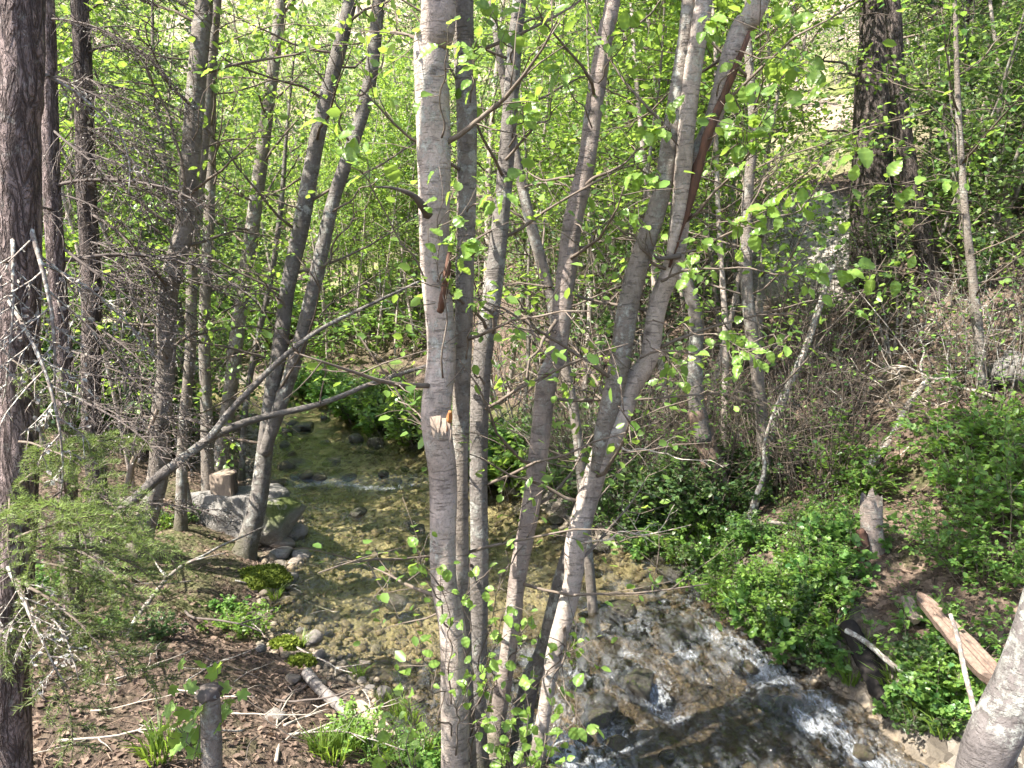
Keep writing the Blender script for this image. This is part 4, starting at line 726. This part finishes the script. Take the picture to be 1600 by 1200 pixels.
m_ = MB(); tube(m_, P[8:], np.linspace(.066, .05, n - 8), 14, 0, .5, True, .4, (30, 30, 6)); obj('rotten_core', m_.mesh('rotten_core', M['red_dark']), sn)
m_ = MB(); P = np.array([at(1350, 870, Ys - .03), at(1347, 840, Ys - .05), at(1344, 828, Ys - .05)]); tube(m_, catmull(P, 8), np.linspace(.05, .03, 8), 10, 0, .5, True, .5, (30, 30, 30)); obj('splinter', m_.mesh('splinter', M['red_dark']), sn)
# split log: a half-round slab, flat face up
def slab(name, label, A, B, w0, w1, th, mat):
    A, B = np.array(A), np.array(B); n = 30; t = np.linspace(0, 1, n); P = A + (B - A) * t[:, None]; d = nrm(B - A); s = nrm(np.cross(d, (0, -.45, 1.))); u_ = np.cross(s, d); w = np.interp(t, [0, .05, .15, .6, .93, 1], [w0 * .25, w0 * .8, w0, w1, w1, w1 * .5]) * (1 + .25 * (fbm(np.c_[t * 9, 0 * t, 0 * t], 3) - .5)); gr = RG.uniform(-.13, .13, 15); prof = [(a_, (0 if abs(a_) == 1 else gr[q])) for q, a_ in enumerate(np.linspace(-1, 1, 15))] + [(.75, -.6), (0, -1), (-.75, -.6)]
    V = np.stack([P + s * (w * .5 * a)[:, None] + u_ * (th * b * (1 + .5 * (fbm(np.c_[t * 14, 0 * t + a * 3, 0 * t + b], 2) - .5)))[:, None] for a, b in prof], 1); k = len(prof); i_ = np.arange(n - 1)[:, None] * k; j = np.arange(k)[None]; Q = np.stack([i_ + j, i_ + (j + 1) % k, i_ + k + (j + 1) % k, i_ + k + j], -1).reshape(-1, 4)
    V = V.reshape(-1, 3); V = np.vstack([V, P[:1], P[-1:]]); b0 = n * k; jj = np.arange(k); T = np.vstack([np.c_[np.full(k, b0), (jj + 1) % k, jj], np.c_[np.full(k, b0 + 1), (n - 1) * k + jj, (n - 1) * k + (jj + 1) % k]]); m_ = MB(); m_.add(V, Q[:, ::-1], T[:, ::-1]); return tag(obj(name, m_.mesh(name, M[mat], False)), label, 'log')
slab('split_log', 'reddish split log slab lying down the shrubby bank behind the stout pale alder', at(1436, 925, 4.55), at(1560, 1062, 3.75), .10, .15, .08, 'split_wood')
slab('rotten_log', 'crumbling greyish piece of rotten log beside the smooth grey log', gp(556, 1108, .05), gp(612, 1166, .04), .07, .09, .05, 'cut_wood')
slab('wood_chunk', 'small pale broken chunk of wood between the snag and split log', at(1415, 930, 4.8), at(1432, 968, 4.6), .08, .09, .05, 'cut_wood')
# post-like cut stump at the near bank
ps = thing('cut_stump', 'slim grey cut stump with rough brown top beside the maple seedling', 'stump'); P, R = axis_from_px([(332, 1210, 34), (330, 1140, 34), (328, 1092, 34), (326, 1084, 36)], 2.75); P, R = complete(P, R); me, C, r = trunk_mesh('trunk', P, R, M['bark_grey'], 22, .06, (20, 20, 20), .2, .02); obj('trunk', me, ps)
m_ = MB(); c = P[-1]; tube(m_, np.array([c + (0, 0, z) for z in (-.012, .0, .012, .026, .03)]), [R[-1] * 1.02, R[-1] * 1.12, R[-1] * 1.1, R[-1] * .95, R[-1] * .5], 18, 0, .5, True, .5, (60, 60, 60)); obj('cut_top', m_.mesh('cut_top', M['dead_brown']), ps)
# sawn block on the boulder: a quarter of a round log, two split faces and bark
bk = thing('log_block', 'sawn split block of log sitting on the flat topped boulder', 'log'); bm = bmesh.new(); prof = [(0, 0), (.23, .02)] + [(.23 * math.cos(a) * 1.0, .03 + .21 * math.sin(a)) for a in np.linspace(.1, 1.5, 7)] + [(0, .22)]
lo = [bm.verts.new((x, y, 0)) for x, y in prof]; hi = [bm.verts.new((x * .97, y * .97, .22 + .02 * x)) for x, y in prof]; bm.faces.new(lo[::-1]); bm.faces.new(hi); n = len(prof)
for j in range(n): bm.faces.new((lo[j], lo[(j + 1) % n], hi[(j + 1) % n], hi[j]))
bmesh.ops.bevel(bm, geom=list(bm.edges), offset=.007, segments=2, affect='EDGES'); bmesh.ops.subdivide_edges(bm, edges=[e for e in bm.edges if e.calc_length() > .05], cuts=4, use_grid_fill=True); V = np.array([v.co[:] for v in bm.verts]); dn = (fbm(V * np.array([40, 40, 9]), 3) - .5) * .022
for v, d_ in zip(bm.verts, dn): v.co += Vector((d_, d_ * .8, d_ * .3))
me = bpy.data.meshes.new('block'); bm.to_mesh(me); bm.free(); me.materials.append(M['cut_wood']); b_ = obj('block', me, bk); bk.location = (at(337, 768, BY + .25)[0], BY + .12, BZ + .345); bk.rotation_euler = (.03, -.02, -.35)
m_ = MB(); aa = np.linspace(.12, 1.48, 12)
V = np.array([(.236 * math.cos(a) + (.012 if z else 0) * 0, .03 + .218 * math.sin(a), z) for z in (.004, .07, .14, .216) for a in aa]); V[:, :2] *= 1.012; V += np.c_[(fbm(V * 60, 2) - .5) * .014, (fbm(V * 50 + 9, 2) - .5) * .014, 0 * V[:, 0]]; Q = [(r_ * 12 + j, r_ * 12 + j + 1, r_ * 12 + 13 + j, r_ * 12 + 12 + j) for r_ in range(3) for j in range(11)]; m_.add(V, Q); obj('bark', m_.mesh('bark', M['fir_dark']), bk)

# ------------------------------------------------------------------ leafy plants
def shrub_mesh(rng, stems, h, spread, leafmat, leaf, per, tpl=leaf_quad, sub=4, twig='twig', lean=.5, tilt=.45, r=.004, leaves_from=.25, sub_len=.45):
    m_ = MB(); LP, LD = [], []
    for s in range(stems):
        a = rng.uniform(0, 6.3); q = math.sqrt(rng.uniform(0, 1)) * spread * .45; b = np.array([math.cos(a) * q, math.sin(a) * q, -.04]); l = h * rng.uniform(.6, 1.15); S = wander(rng, b, (math.cos(a) * lean * q / spread * 2.2 + rng.normal(0, .15), math.sin(a) * lean * q / spread * 2.2 + rng.normal(0, .15), 1), l, 7, .1, .0, .2 * lean); tube(m_, S, np.linspace(r, .0012, 7), 4)
        for c in range(sub):
            f = leaves_from + (1 - leaves_from) * rng.uniform(0, 1); k = min(5, int(f * 6)); d = nrm(S[k + 1] - S[k]) * .5 + rng.normal(0, .6, 3) * np.array([1, 1, .5]); B = wander(rng, S[k], d, l * sub_len * rng.uniform(.5, 1), 4, .12); tube(m_, B, np.linspace(r * .5, .001, 4), 3)
            if per: t = rng.uniform(.1, 1, per) * 2.99; j = t.astype(int); LP.append(B[j] + (B[j + 1] - B[j]) * (t - j)[:, None] + rng.normal(0, .012, (per, 3))); LD.append(np.repeat(nrm(d)[None], per, 0))
    if LP: leaves(m_, rng, np.vstack(LP), np.vstack(LD), leaf, tpl, 1, tilt)
    return m_
RS = np.random.default_rng(77)
class Pool:
    """a few modelled plants, then copies that share their meshes"""
    def __init__(s, name, cat, metas, adj=None): s.name, s.cat, s.metas, s.used, s.adj = name, cat, metas, {}, adj
    def put(s, k, loc, rz, sc, label, group):
        k = k % len(s.metas)
        if s.adj: label = label.replace('{}', s.adj[k % len(s.adj)])
        if k not in s.used:
            r = thing(s.name, label, s.cat, loc, group); r.rotation_euler = (0, 0, rz); r.scale = (sc,) * 3 if np.isscalar(sc) else sc
            for pn, me in s.metas[k]: obj(pn, me, r)
            s.used[k] = r; return r
        return copy_tree(s.used[k], loc, rz, sc, label, group)
def fol(m_, mats): return m_.mesh('foliage', mats)
low = Pool('low_shrub', 'shrub', [[('foliage', fol(shrub_mesh(RS, 20, .42, .55, 'leaf_shrub', (.05, .035, .06, .04, .045)[v], 10, (leaf_lobed, leaf_quad, leaf_lobed, leaf_lobed, leaf_quad)[v], 5), [M['twig'], M[('leaf_shrub', 'leaf_maple', 'leaf_shrub', 'leaf_dark', 'leaf_alder')[v]]]))] for v in range(5)], ['lobed mid green', 'tiny oval bright green', 'broad lobed green', 'dark lobed', 'yellow green oval'])
tall = Pool('leafy_shrub', 'shrub', [[('foliage', fol(shrub_mesh(RS, 12, 1.0, .8, 'leaf_maple', .07, 8, leaf_quad, 6, r=.007, lean=.75, tilt=.3), [M['twig'], M['leaf_maple']]))] for _ in range(5)])
bare = Pool('twiggy_shrub', 'shrub', [[('foliage', fol(shrub_mesh(RS, 16, 1.5, .7, 'leaf_shrub', .04, 2 if v % 2 else 1, leaf_quad, 7, twig='twig_lichen', lean=.45, r=.007, sub_len=.4), [M['twig_lichen'] if v == 1 else M['twig'], M['leaf_shrub']]))] for v in range(5)], ['brown', 'grey lichened', 'brown', 'brown', 'brown'])
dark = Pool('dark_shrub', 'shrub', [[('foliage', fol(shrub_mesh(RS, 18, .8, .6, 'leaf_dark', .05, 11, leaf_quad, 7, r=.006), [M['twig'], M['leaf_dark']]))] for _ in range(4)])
def strew(pool, boxes, label, group, s0, s1, sink=.02):
    for x0, y0, x1, y1, n in boxes:
        for k in range(n):
            u0, v0 = RS.uniform(x0, x1), RS.uniform(y0, y1)
            if 1285 < u0 < 1410 and 975 < v0 < 1140 or 1325 < u0 < 1415 and 800 < v0 < 980: continue
            q = hit(u0, v0); pool.put(RS.integers(20), (q[0], q[1], q[2] - sink), RS.uniform(0, 6.3), RS.uniform(s0, s1), label, group)
strew(low, [(970, 815, 1140, 880, 10), (1100, 880, 1140, 905, 4), (1140, 920, 1190, 960, 4), (1200, 980, 1260, 1015, 4), (1240, 1010, 1285, 1040, 3), (1400, 1100, 1460, 1140, 3), (1110, 830, 1260, 960, 8), (1200, 880, 1330, 1040, 7), (1250, 820, 1340, 900, 6), (1290, 930, 1340, 990, 3), (1430, 960, 1500, 1040, 3), (1420, 1040, 1520, 1120, 6)], 'low mound of {} leaves overhanging the rapids bank', 'low leafy mounds along the rapids bank', .35, .78)
strew(tall, [(1400, 690, 1600, 780, 9), (1430, 790, 1600, 900, 8), (1280, 740, 1380, 790, 4), (1500, 900, 1600, 960, 3)], 'bright airy shrub with layered leaves on the steep bank by the snag', 'airy shrubs round the snag', .38, .7)
strew(bare, [(900, 740, 1030, 800, 7), (1020, 700, 1150, 790, 8), (1150, 680, 1320, 780, 7), (860, 700, 960, 760, 4), (1300, 560, 1600, 660, 6), (1230, 480, 1400, 560, 5)], 'thicket of thin {} twigs with sparse leaves on the shady bank', 'twiggy thickets on the shady bank', .6, 1.1)
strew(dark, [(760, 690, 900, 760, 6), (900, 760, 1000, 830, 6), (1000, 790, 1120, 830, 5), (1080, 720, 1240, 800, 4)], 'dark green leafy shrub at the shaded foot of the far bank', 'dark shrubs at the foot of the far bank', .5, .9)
strew(low, [(560, 630, 650, 680, 10), (640, 650, 700, 700, 4), (480, 600, 580, 640, 8), (760, 730, 830, 780, 4)], 'low plant with {} leaves fringing the calm water upstream', 'low plants fringing the calm water', 1., 1.8)
strew(low, [(90, 760, 200, 860, 5), (250, 800, 310, 850, 2), (60, 850, 160, 950, 4), (170, 930, 260, 1000, 2), (520, 1160, 680, 1198, 5), (330, 960, 400, 1010, 2)], 'small plant with {} leaves growing from the bare brown bank', 'small plants on the bare bank', .3, .6)
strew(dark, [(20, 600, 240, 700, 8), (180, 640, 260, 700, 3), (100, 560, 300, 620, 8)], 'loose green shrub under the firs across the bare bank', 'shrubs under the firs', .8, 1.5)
# sprouts at the foot of the clump: yellow-green, leaf by leaf
for nm, pts, lab in (('leafy_sprout', [(800, 1215, 3.3), (830, 1100, 3.1), (870, 1110, 3.0), (900, 1085, 3.05), (790, 1060, 3.2), (850, 1165, 3.0), (880, 1190, 2.95), (815, 1150, 3.1), (770, 1100, 3.2)], 'yellow green leafy sprout at the water side of the alder clump'), ('leafy_sprout', [(640, 1220, 3.2), (610, 1130, 3.0), (590, 1170, 2.95), (660, 1140, 3.1), (640, 1080, 3.1)], 'small leafy sprout beside the rotten log at the clump foot')):
    x0, y0, Y0 = pts[0]; b = at(x0, y0, Y0); b[2] = gz(b[0], b[1]); rt2 = thing(nm, lab, 'plant')
    for p in pts[1:]: sprig(RG, rt2, b + RG.normal(0, .02, 3) * np.array([1, 1, 0]), at(*p), 11, .055, .004, 'twig', 'stem', .55, .03, None, 4)
ms = thing('maple_seedling', 'bright green maple seedling with broad lobed leaves beside the cut stump', 'plant'); b = at(300, 1150, 2.85); b[2] = gz(b[0], b[1])
for p in [(285, 1040, 2.8), (315, 1035, 2.85), (340, 1045, 2.9), (350, 1085, 2.85), (300, 1075, 2.7), (270, 1080, 2.8), (330, 1060, 2.9), (345, 1120, 2.8), (305, 1110, 2.7)]: sprig(RG, ms, b, at(*p), 5, .08, .003, 'twig', 'stem', .3, .05, MAPLELEAF, 1)

# ---- moss and grass
def tuft(rng, n, h, sp, blade=.004):
    m_ = MB(); a = rng.uniform(0, 6.3, n); q = np.sqrt(rng.uniform(0, 1, n)) * sp; b = np.c_[np.cos(a) * q, np.sin(a) * q, 0 * a - .01]; l = h * rng.uniform(.5, 1.1, n); d = np.c_[np.cos(a) * .35 + rng.normal(0, .2, n), np.sin(a) * .35 + rng.normal(0, .2, n), np.ones(n)]; d = nrm(d); w = nrm(np.cross(d, rng.normal(0, 1, (n, 3)))) * blade
    m1 = b + d * (l * .55)[:, None]; t = m1 + (d * .8 + np.c_[np.cos(a) * .5, np.sin(a) * .5, -.25 + 0 * a]) * (l * .5)[:, None]; V = np.stack([b - w, b + w, m1 + w * .8, m1 - w * .8, t], 1).reshape(-1, 3); o = np.arange(n)[:, None] * 5; m_.add(V, o + np.array([[0, 1, 2, 3]]), o + np.array([[3, 2, 4]]), np.repeat(rng.uniform(0, 1, n), 5)); return m_.mesh('grass_tuft', M['grass'])
TU = [tuft(RS, 46, .2, .05) for _ in range(4)]
for px, py, s in [(248, 1185, 1.2), (262, 1170, .9), (520, 1190, 1.2), (545, 1175, 1.), (500, 1180, .9), (620, 1120, .9), (600, 1100, .7), (640, 1130, 1.), (660, 1180, 1.1), (430, 935, .8), (420, 915, .8), (560, 1060, .7), (590, 1195, 1.1), (690, 1195, 1.), (1330, 1070, 1.2), (1400, 1080, 1.4), (1420, 1060, 1.2), (1350, 1030, 1.2), (640, 640, 2.0), (560, 640, 2.2), (600, 660, 2.), (520, 620, 2.4), (630, 690, 1.6), (470, 1010, .7), (620, 1065, .6), (1440, 1120, 1.1), (1300, 985, 1.2), (1470, 1150, 1.0)]:
    q = hit(px, py); o = obj('grass_tuft', TU[RS.integers(4)]); o.location = (q[0], q[1], gz(q[0], q[1])); o.scale = (s,) * 3; o.rotation_euler = (0, 0, RS.uniform(0, 6))
    tag(o, 'tuft of fresh green grass blades growing on the creek bank', 'grass tuft', 'grass tufts on the banks')
def moss_mound(label, px, py, r, h, n=5200):
    q = hit(px, py); V, F = I3; V = V * np.array([r, r * .8, h]) * (1 + .45 * (fbm(V * 2.2 + px, 3) - .5))[:, None]; z = gz(q[0], q[1]); m_ = MB(); m_.add(V, None, F, .2, 0); j = RS.integers(0, len(V), n); j = j[V[j, 2] > -.2 * h]; leaves(m_, RS, V[j] * 1.0, V[j] * np.array([1, 1, 1.5]), .022, leaf_quad, 0, .9, .4, None, -.2)
    return tag(obj('moss_mound', m_.mesh('moss_mound', M['moss']), None, (q[0], q[1], z)), label, 'moss')
moss_mound('bright mossy mound at the foot of the twin stemmed alder', 412, 905, .2, .10); moss_mound('yellowish moss cushion on the bank edge above the pebbles', 445, 1012, .10, .06, 2500); moss_mound('low moss cushion above the smooth grey fallen log', 470, 1040, .09, .05, 2000)

# ------------------------------------------------------------------ sticks and litter on the ground
def stick_mesh(rng):
    m_ = MB(); P = wander(rng, (0, 0, 0), (1, 0, .02), 1., 9, .1); tube(m_, P, np.linspace(.011, .004, 9), 5)
    for _ in range(rng.integers(1, 4)): k = rng.integers(2, 7); S = wander(rng, P[k], nrm(P[k + 1] - P[k]) + np.array([0, rng.choice([-1, 1]) * .8, .2]), rng.uniform(.15, .35), 5, .12); tube(m_, S, np.linspace(.006, .002, 5), 4)
    return m_
STK = {m: [stick_mesh(RS).mesh('stick', M[m]) for _ in range(4)] for m in ('twig_pale', 'twig_lichen', 'dead_brown')}
def stick(a, b, mat, label, group=None): return tag(between(obj('fallen_stick', STK[mat][RS.integers(4)]), a, b, 1., RS.uniform(-.5, .5)), label, 'stick', group)
for (x0, y0, x1, y1, m, lab) in [(200, 1000, 300, 880, 'twig_lichen', 'crooked stick lying on the leaf litter near the seedling'), (432, 1198, 455, 1105, 'twig_pale', 'pale stick pointing at the cobble beside the smooth log'), (360, 1120, 500, 1155, 'twig_pale', 'long pale twig crossing the litter below the smooth log'), (445, 1140, 560, 1095, 'twig_pale', 'thin twig lying across the smooth grey log'), (30, 1190, 140, 1185, 'twig_pale', 'bleached stick at the foot of the plated fir'), (455, 1010, 540, 1090, 'twig_lichen', 'long thin stick running along the mossy bank edge'), (290, 960, 330, 1030, 'dead_brown', 'brown stick lying uphill of the seedling')]:
    stick(gp(x0, y0, .02), gp(x1, y1, .03), m, lab)
for k in range(70):
    x, y = (RS.uniform(40, 480), RS.uniform(880, 1195)) if k < 44 else (RS.uniform(1150, 1590), RS.uniform(480, 760)); a = gp(x, y, .02); th = RS.uniform(0, 6.3); l = RS.uniform(.2, .7); b = a + np.array([math.cos(th) * l, math.sin(th) * l, 0]); b[2] = gz(b[0], b[1]) + .03
    if k < 44: stick(a, b, ['twig_pale', 'dead_brown', 'twig_lichen'][k % 3], 'dry twig lying on the brown litter of the bare bank', 'twigs on the bare bank')
    else: stick(a, b, ['twig_pale', 'dead_brown', 'twig_lichen'][k % 3], 'dead twig lying on the leaf strewn steep slope', 'twigs on the steep slope')
m_ = MB(); n = 60000; y = 2.2 + 14 * RS.uniform(0, 1, n) ** 1.7; x = RS.uniform(-.85, .95, n) * (y + .5); p = np.c_[x, y]; d, s = creek(p); ok = (d > np.where(s > .5, .3, .35)); p = p[ok]; z = ground(p); n = len(p)
a = RS.uniform(0, 6.3, n); leaves(m_, RS, np.c_[p, z + .006], np.c_[np.cos(a), np.sin(a), 0 * a + .33], .027, leaf_quad, 0, .4, .6, RS.beta(1.0, 2.2, n), .0); setting('leaf_litter', m_.mesh('leaf_litter', M['litter']), 'stuff')
m_ = MB(); n = 5200; y = 2.4 + 9 * RS.uniform(0, 1, n) ** 1.5; x = RS.uniform(-.8, .9, n) * (y + .3); p = np.c_[x, y]; d, s = creek(p); p = p[d > .2]; z = ground(p); n = len(p); a = RS.uniform(0, 6.3, n); l = RS.uniform(.02, .10, n); e = p + np.c_[np.cos(a), np.sin(a)] * l[:, None]; ze = ground(e)
A = np.c_[p, z + .006]; B = np.c_[e, ze + .012]; w = np.c_[-np.sin(a), np.cos(a), 0 * a] * .0022; u3 = np.array([0, 0, .0035]); V = np.stack([A - w, A + w, A + u3, B - w, B + w, B + u3], 1).reshape(-1, 3); o6 = np.arange(n)[:, None, None] * 6; m_.add(V, (o6 + np.array([[0, 1, 4, 3], [1, 2, 5, 4], [2, 0, 3, 5]])).reshape(-1, 4), None, np.repeat(RS.uniform(0, 1, n), 6)); setting('twig_litter', m_.mesh('twig_litter', M['litter']), 'stuff')

# ------------------------------------------------------------------ the wood behind
RB = np.random.default_rng(5)
def wood_tree(bark, H, r0, nb, blen, leafmat, leaf, per, t0, lean=.06, sub=6, up=.3, stems=1):
    parts = []; CC = []
    m_ = MB()
    for s in range(stems):
        a = RB.uniform(0, 6.3); P = wander(RB, (0, 0, -.25), (math.cos(a) * (.28 if stems > 1 else lean), math.sin(a) * (.28 if stems > 1 else lean), 1), H * RB.uniform(.8, 1.05), 9, .045, .02); C = catmull(P, 40); r = np.linspace(r0, r0 * .18, 40) * RB.uniform(.8, 1.1); r[:4] *= np.array([1.5, 1.3, 1.15, 1.05]); tube(m_, C, r, 9, 0, 0., True, .1, (7, 7, 3)); CC.append((C, r))
    parts.append(('trunk', m_.mesh('trunk', M[bark])))
    for C, r in CC: parts.append(('crown', crown_mesh(RB, C, r, t0, nb // stems, blen, leafmat, leaf, per, sub, up, spread=.10)))
    return parts
alder = Pool('alder_tree', 'tree', [wood_tree('bark_pale' if v % 3 == 0 else 'bark_grey', RB.uniform(8, 11), RB.uniform(.07, .11), 30, 1.8, 'leaf_back', .072, 16, .3) for v in range(6)], ['pale barked', 'grey barked', 'grey barked'])
thin = Pool('alder_sapling', 'tree', [wood_tree('bark_pale' if v % 2 else 'bark_grey', RB.uniform(6, 8), RB.uniform(.028, .045), 18, 1.1, 'leaf_alder', .06, 15, .35, lean=.16) for v in range(6)], ['grey', 'pale'])
maple = Pool('vine_maple', 'tree', [wood_tree('bark_grey', RB.uniform(3.2, 4.6), .035, 26, 1.5, ('leaf_back', 'leaf_maple', 'leaf_back', 'leaf_dark', 'leaf_dark')[v], .062, 17, .2, stems=3, up=.15) for v in range(5)], ['yellow green', 'deep green', 'yellow green', 'deep green', 'olive green'])
def fir_parts(H, r0):
    P = wander(RB, (0, 0, -.3), (0.02, 0.01, 1), H, 8, .012, .02); C = catmull(P, 40); r = np.linspace(r0, .02, 40); m_ = MB(); tube(m_, C, r, 10, 0, .5, True, .1, (12, 12, 2)); return [('trunk', m_.mesh('trunk', M['fir_dark'])), ('crown', fir_crown(RB, C, r, .12, 80, 2.4, per=55))]
fir = Pool('fir_tree', 'tree', [fir_parts(RB.uniform(11, 14), .17) for _ in range(3)])
def px_of(p):
    q = np.asarray(p) - EYE; return 800 + FPX * (q @ RT) / (q @ FW), 600 - FPX * (q @ UP) / (q @ FW)
def scatter(pool, n, ylo, yhi, xlo, xhi, label, group, s0, s1, gap, keepoff=None, seed=1):
    rg = np.random.default_rng(seed); pts = []; tries = 0
    while len(pts) < n and tries < 6000:
        tries += 1; y = ylo + (yhi - ylo) * rg.uniform(0, 1) ** 1.25; px = rg.uniform(xlo, xhi); x = (px - 800) / FPX * y; d, s = creek(np.array([[x, y]]))
        if d[0] < .7 or any((x - a) ** 2 + (y - b) ** 2 < gap ** 2 for a, b in pts): continue
        if keepoff and keepoff(x, y, px): continue
        pts.append((x, y)); pool.put(rg.integers(12), (x, y, gz(x, y) - .05), rg.uniform(0, 6.3), rg.uniform(s0, s1), label, group)
clear = lambda x, y, px: (y < 19 and 330 < px < 690) or (y < 26 and 1150 < px < 1350) or (y < 13 and px > 1270)
scatter(alder, 76, 19, 46, -160, 1760, 'slender {} alder in young leaf on the far hillside across the creek', 'alders on the far hillside', .8, 1.3, 1.3, clear, 1)
scatter(maple, 36, 16.5, 36, -100, 1700, 'bushy many stemmed {} vine maple on the far hillside', 'vine maples on the far hillside', .8, 1.4, 1.3, clear, 2)
scatter(alder, 16, 9.5, 17, 760, 1760, 'young {} alder among the trees above the shady bank', 'young alders above the shady bank', .65, .95, 1.2, clear, 3)
scatter(maple, 18, 9.0, 17, 780, 1780, 'spreading {} vine maple above the shady bank', 'vine maples above the shady bank', .7, 1.05, 1.2, clear, 4)
scatter(alder, 9, 8.5, 18, -150, 330, '{} alder growing behind the fir poles of the bare bank', 'alders behind the fir poles', .75, 1.0, 1.3, clear, 5)
scatter(maple, 9, 8.5, 17, -150, 320, '{} vine maple growing behind the fir poles', 'vine maples behind the fir poles', .7, 1.1, 1.3, clear, 6)
scatter(fir, 7, 15, 34, 1150, 1760, 'dark fir standing among the hillside alders', 'dark firs on the hillside', .8, 1.2, 2.5, clear, 7)
scatter(fir, 3, 20, 36, -100, 700, 'dark fir among the pale alders beyond the calm water', 'dark firs beyond the calm water', .8, 1.1, 3, clear, 8)
scatter(thin, 40, 16.8, 30, 250, 760, 'thin {} alder sapling beyond the calm water', 'pale saplings beyond the calm water', .8, 1.2, .5, None, 9)
scatter(thin, 16, 6.6, 11.5, 860, 1190, 'thin {} alder sapling rising from the twiggy thickets', 'saplings in the twiggy thickets', .8, 1.1, .5, None, 10)
scatter(thin, 12, 7.0, 14, 60, 330, 'thin {} alder sapling among the fir poles', 'saplings among the fir poles', .8, 1.2, .6, None, 11)
scatter(thin, 5, 8, 12, 1480, 1700, 'thin {} sapling in leaf on the brown slope', 'saplings on the brown slope', .6, .9, .7, None, 12)
scatter(tall, 26, 16.2, 21, 250, 720, 'sunlit shrub on the low ground beyond the calm water', 'sunlit shrubs beyond the calm water', 1.2, 2.2, .6, None, 13)
scatter(maple, 6, 8.5, 11, 1520, 1760, 'low {} vine maple on the brown slope beside the thin saplings', 'vine maples on the brown slope', .5, .8, .8, None, 14)
scatter(tall, 8, 8.5, 12, 1400, 1700, 'leafy green bush half way up the brown slope', 'bushes on the brown slope', .7, 1.3, .7, None, 15)
scatter(thin, 14, 9.5, 16, 740, 1130, 'thin {} sapling behind the streamside clump', 'saplings behind the streamside clump', .8, 1.1, .5, None, 16)
scatter(bare, 12, 8.5, 15, 740, 1250, 'tall thicket of {} twigs behind the streamside clump', 'thickets behind the streamside clump', 1.2, 2.0, .6, None, 17)
scatter(maple, 8, 8.0, 12, 1440, 1730, 'leaning {} vine maple overhanging the brown slope', 'vine maples overhanging the brown slope', .6, .9, .9, None, 18)
strew(tall, [(1150, 850, 1330, 960, 4), (1400, 960, 1520, 1060, 3), (1000, 800, 1130, 850, 3)], 'loose spray of bright leaves rising from the low mounds by the rapids', 'leafy sprays among the low mounds', .3, .48)
scatter(thin, 22, 16.6, 20.5, 330, 680, 'thin {} sapling on the low ground just beyond the calm water', 'saplings just beyond the calm water', .7, 1.0, .35, None, 19)
for px, dy, sc_ in ((1440, -.7, .7), (1400, -1.3, .5)):
    y = FY + dy; x = (px - 800) / FPX * y; maple.put(int(px), (x, y, gz(x, y) - .05), px * .1, sc_, '{} vine maple veiling the foot of the massive fir', 'vine maples veiling the massive fir')
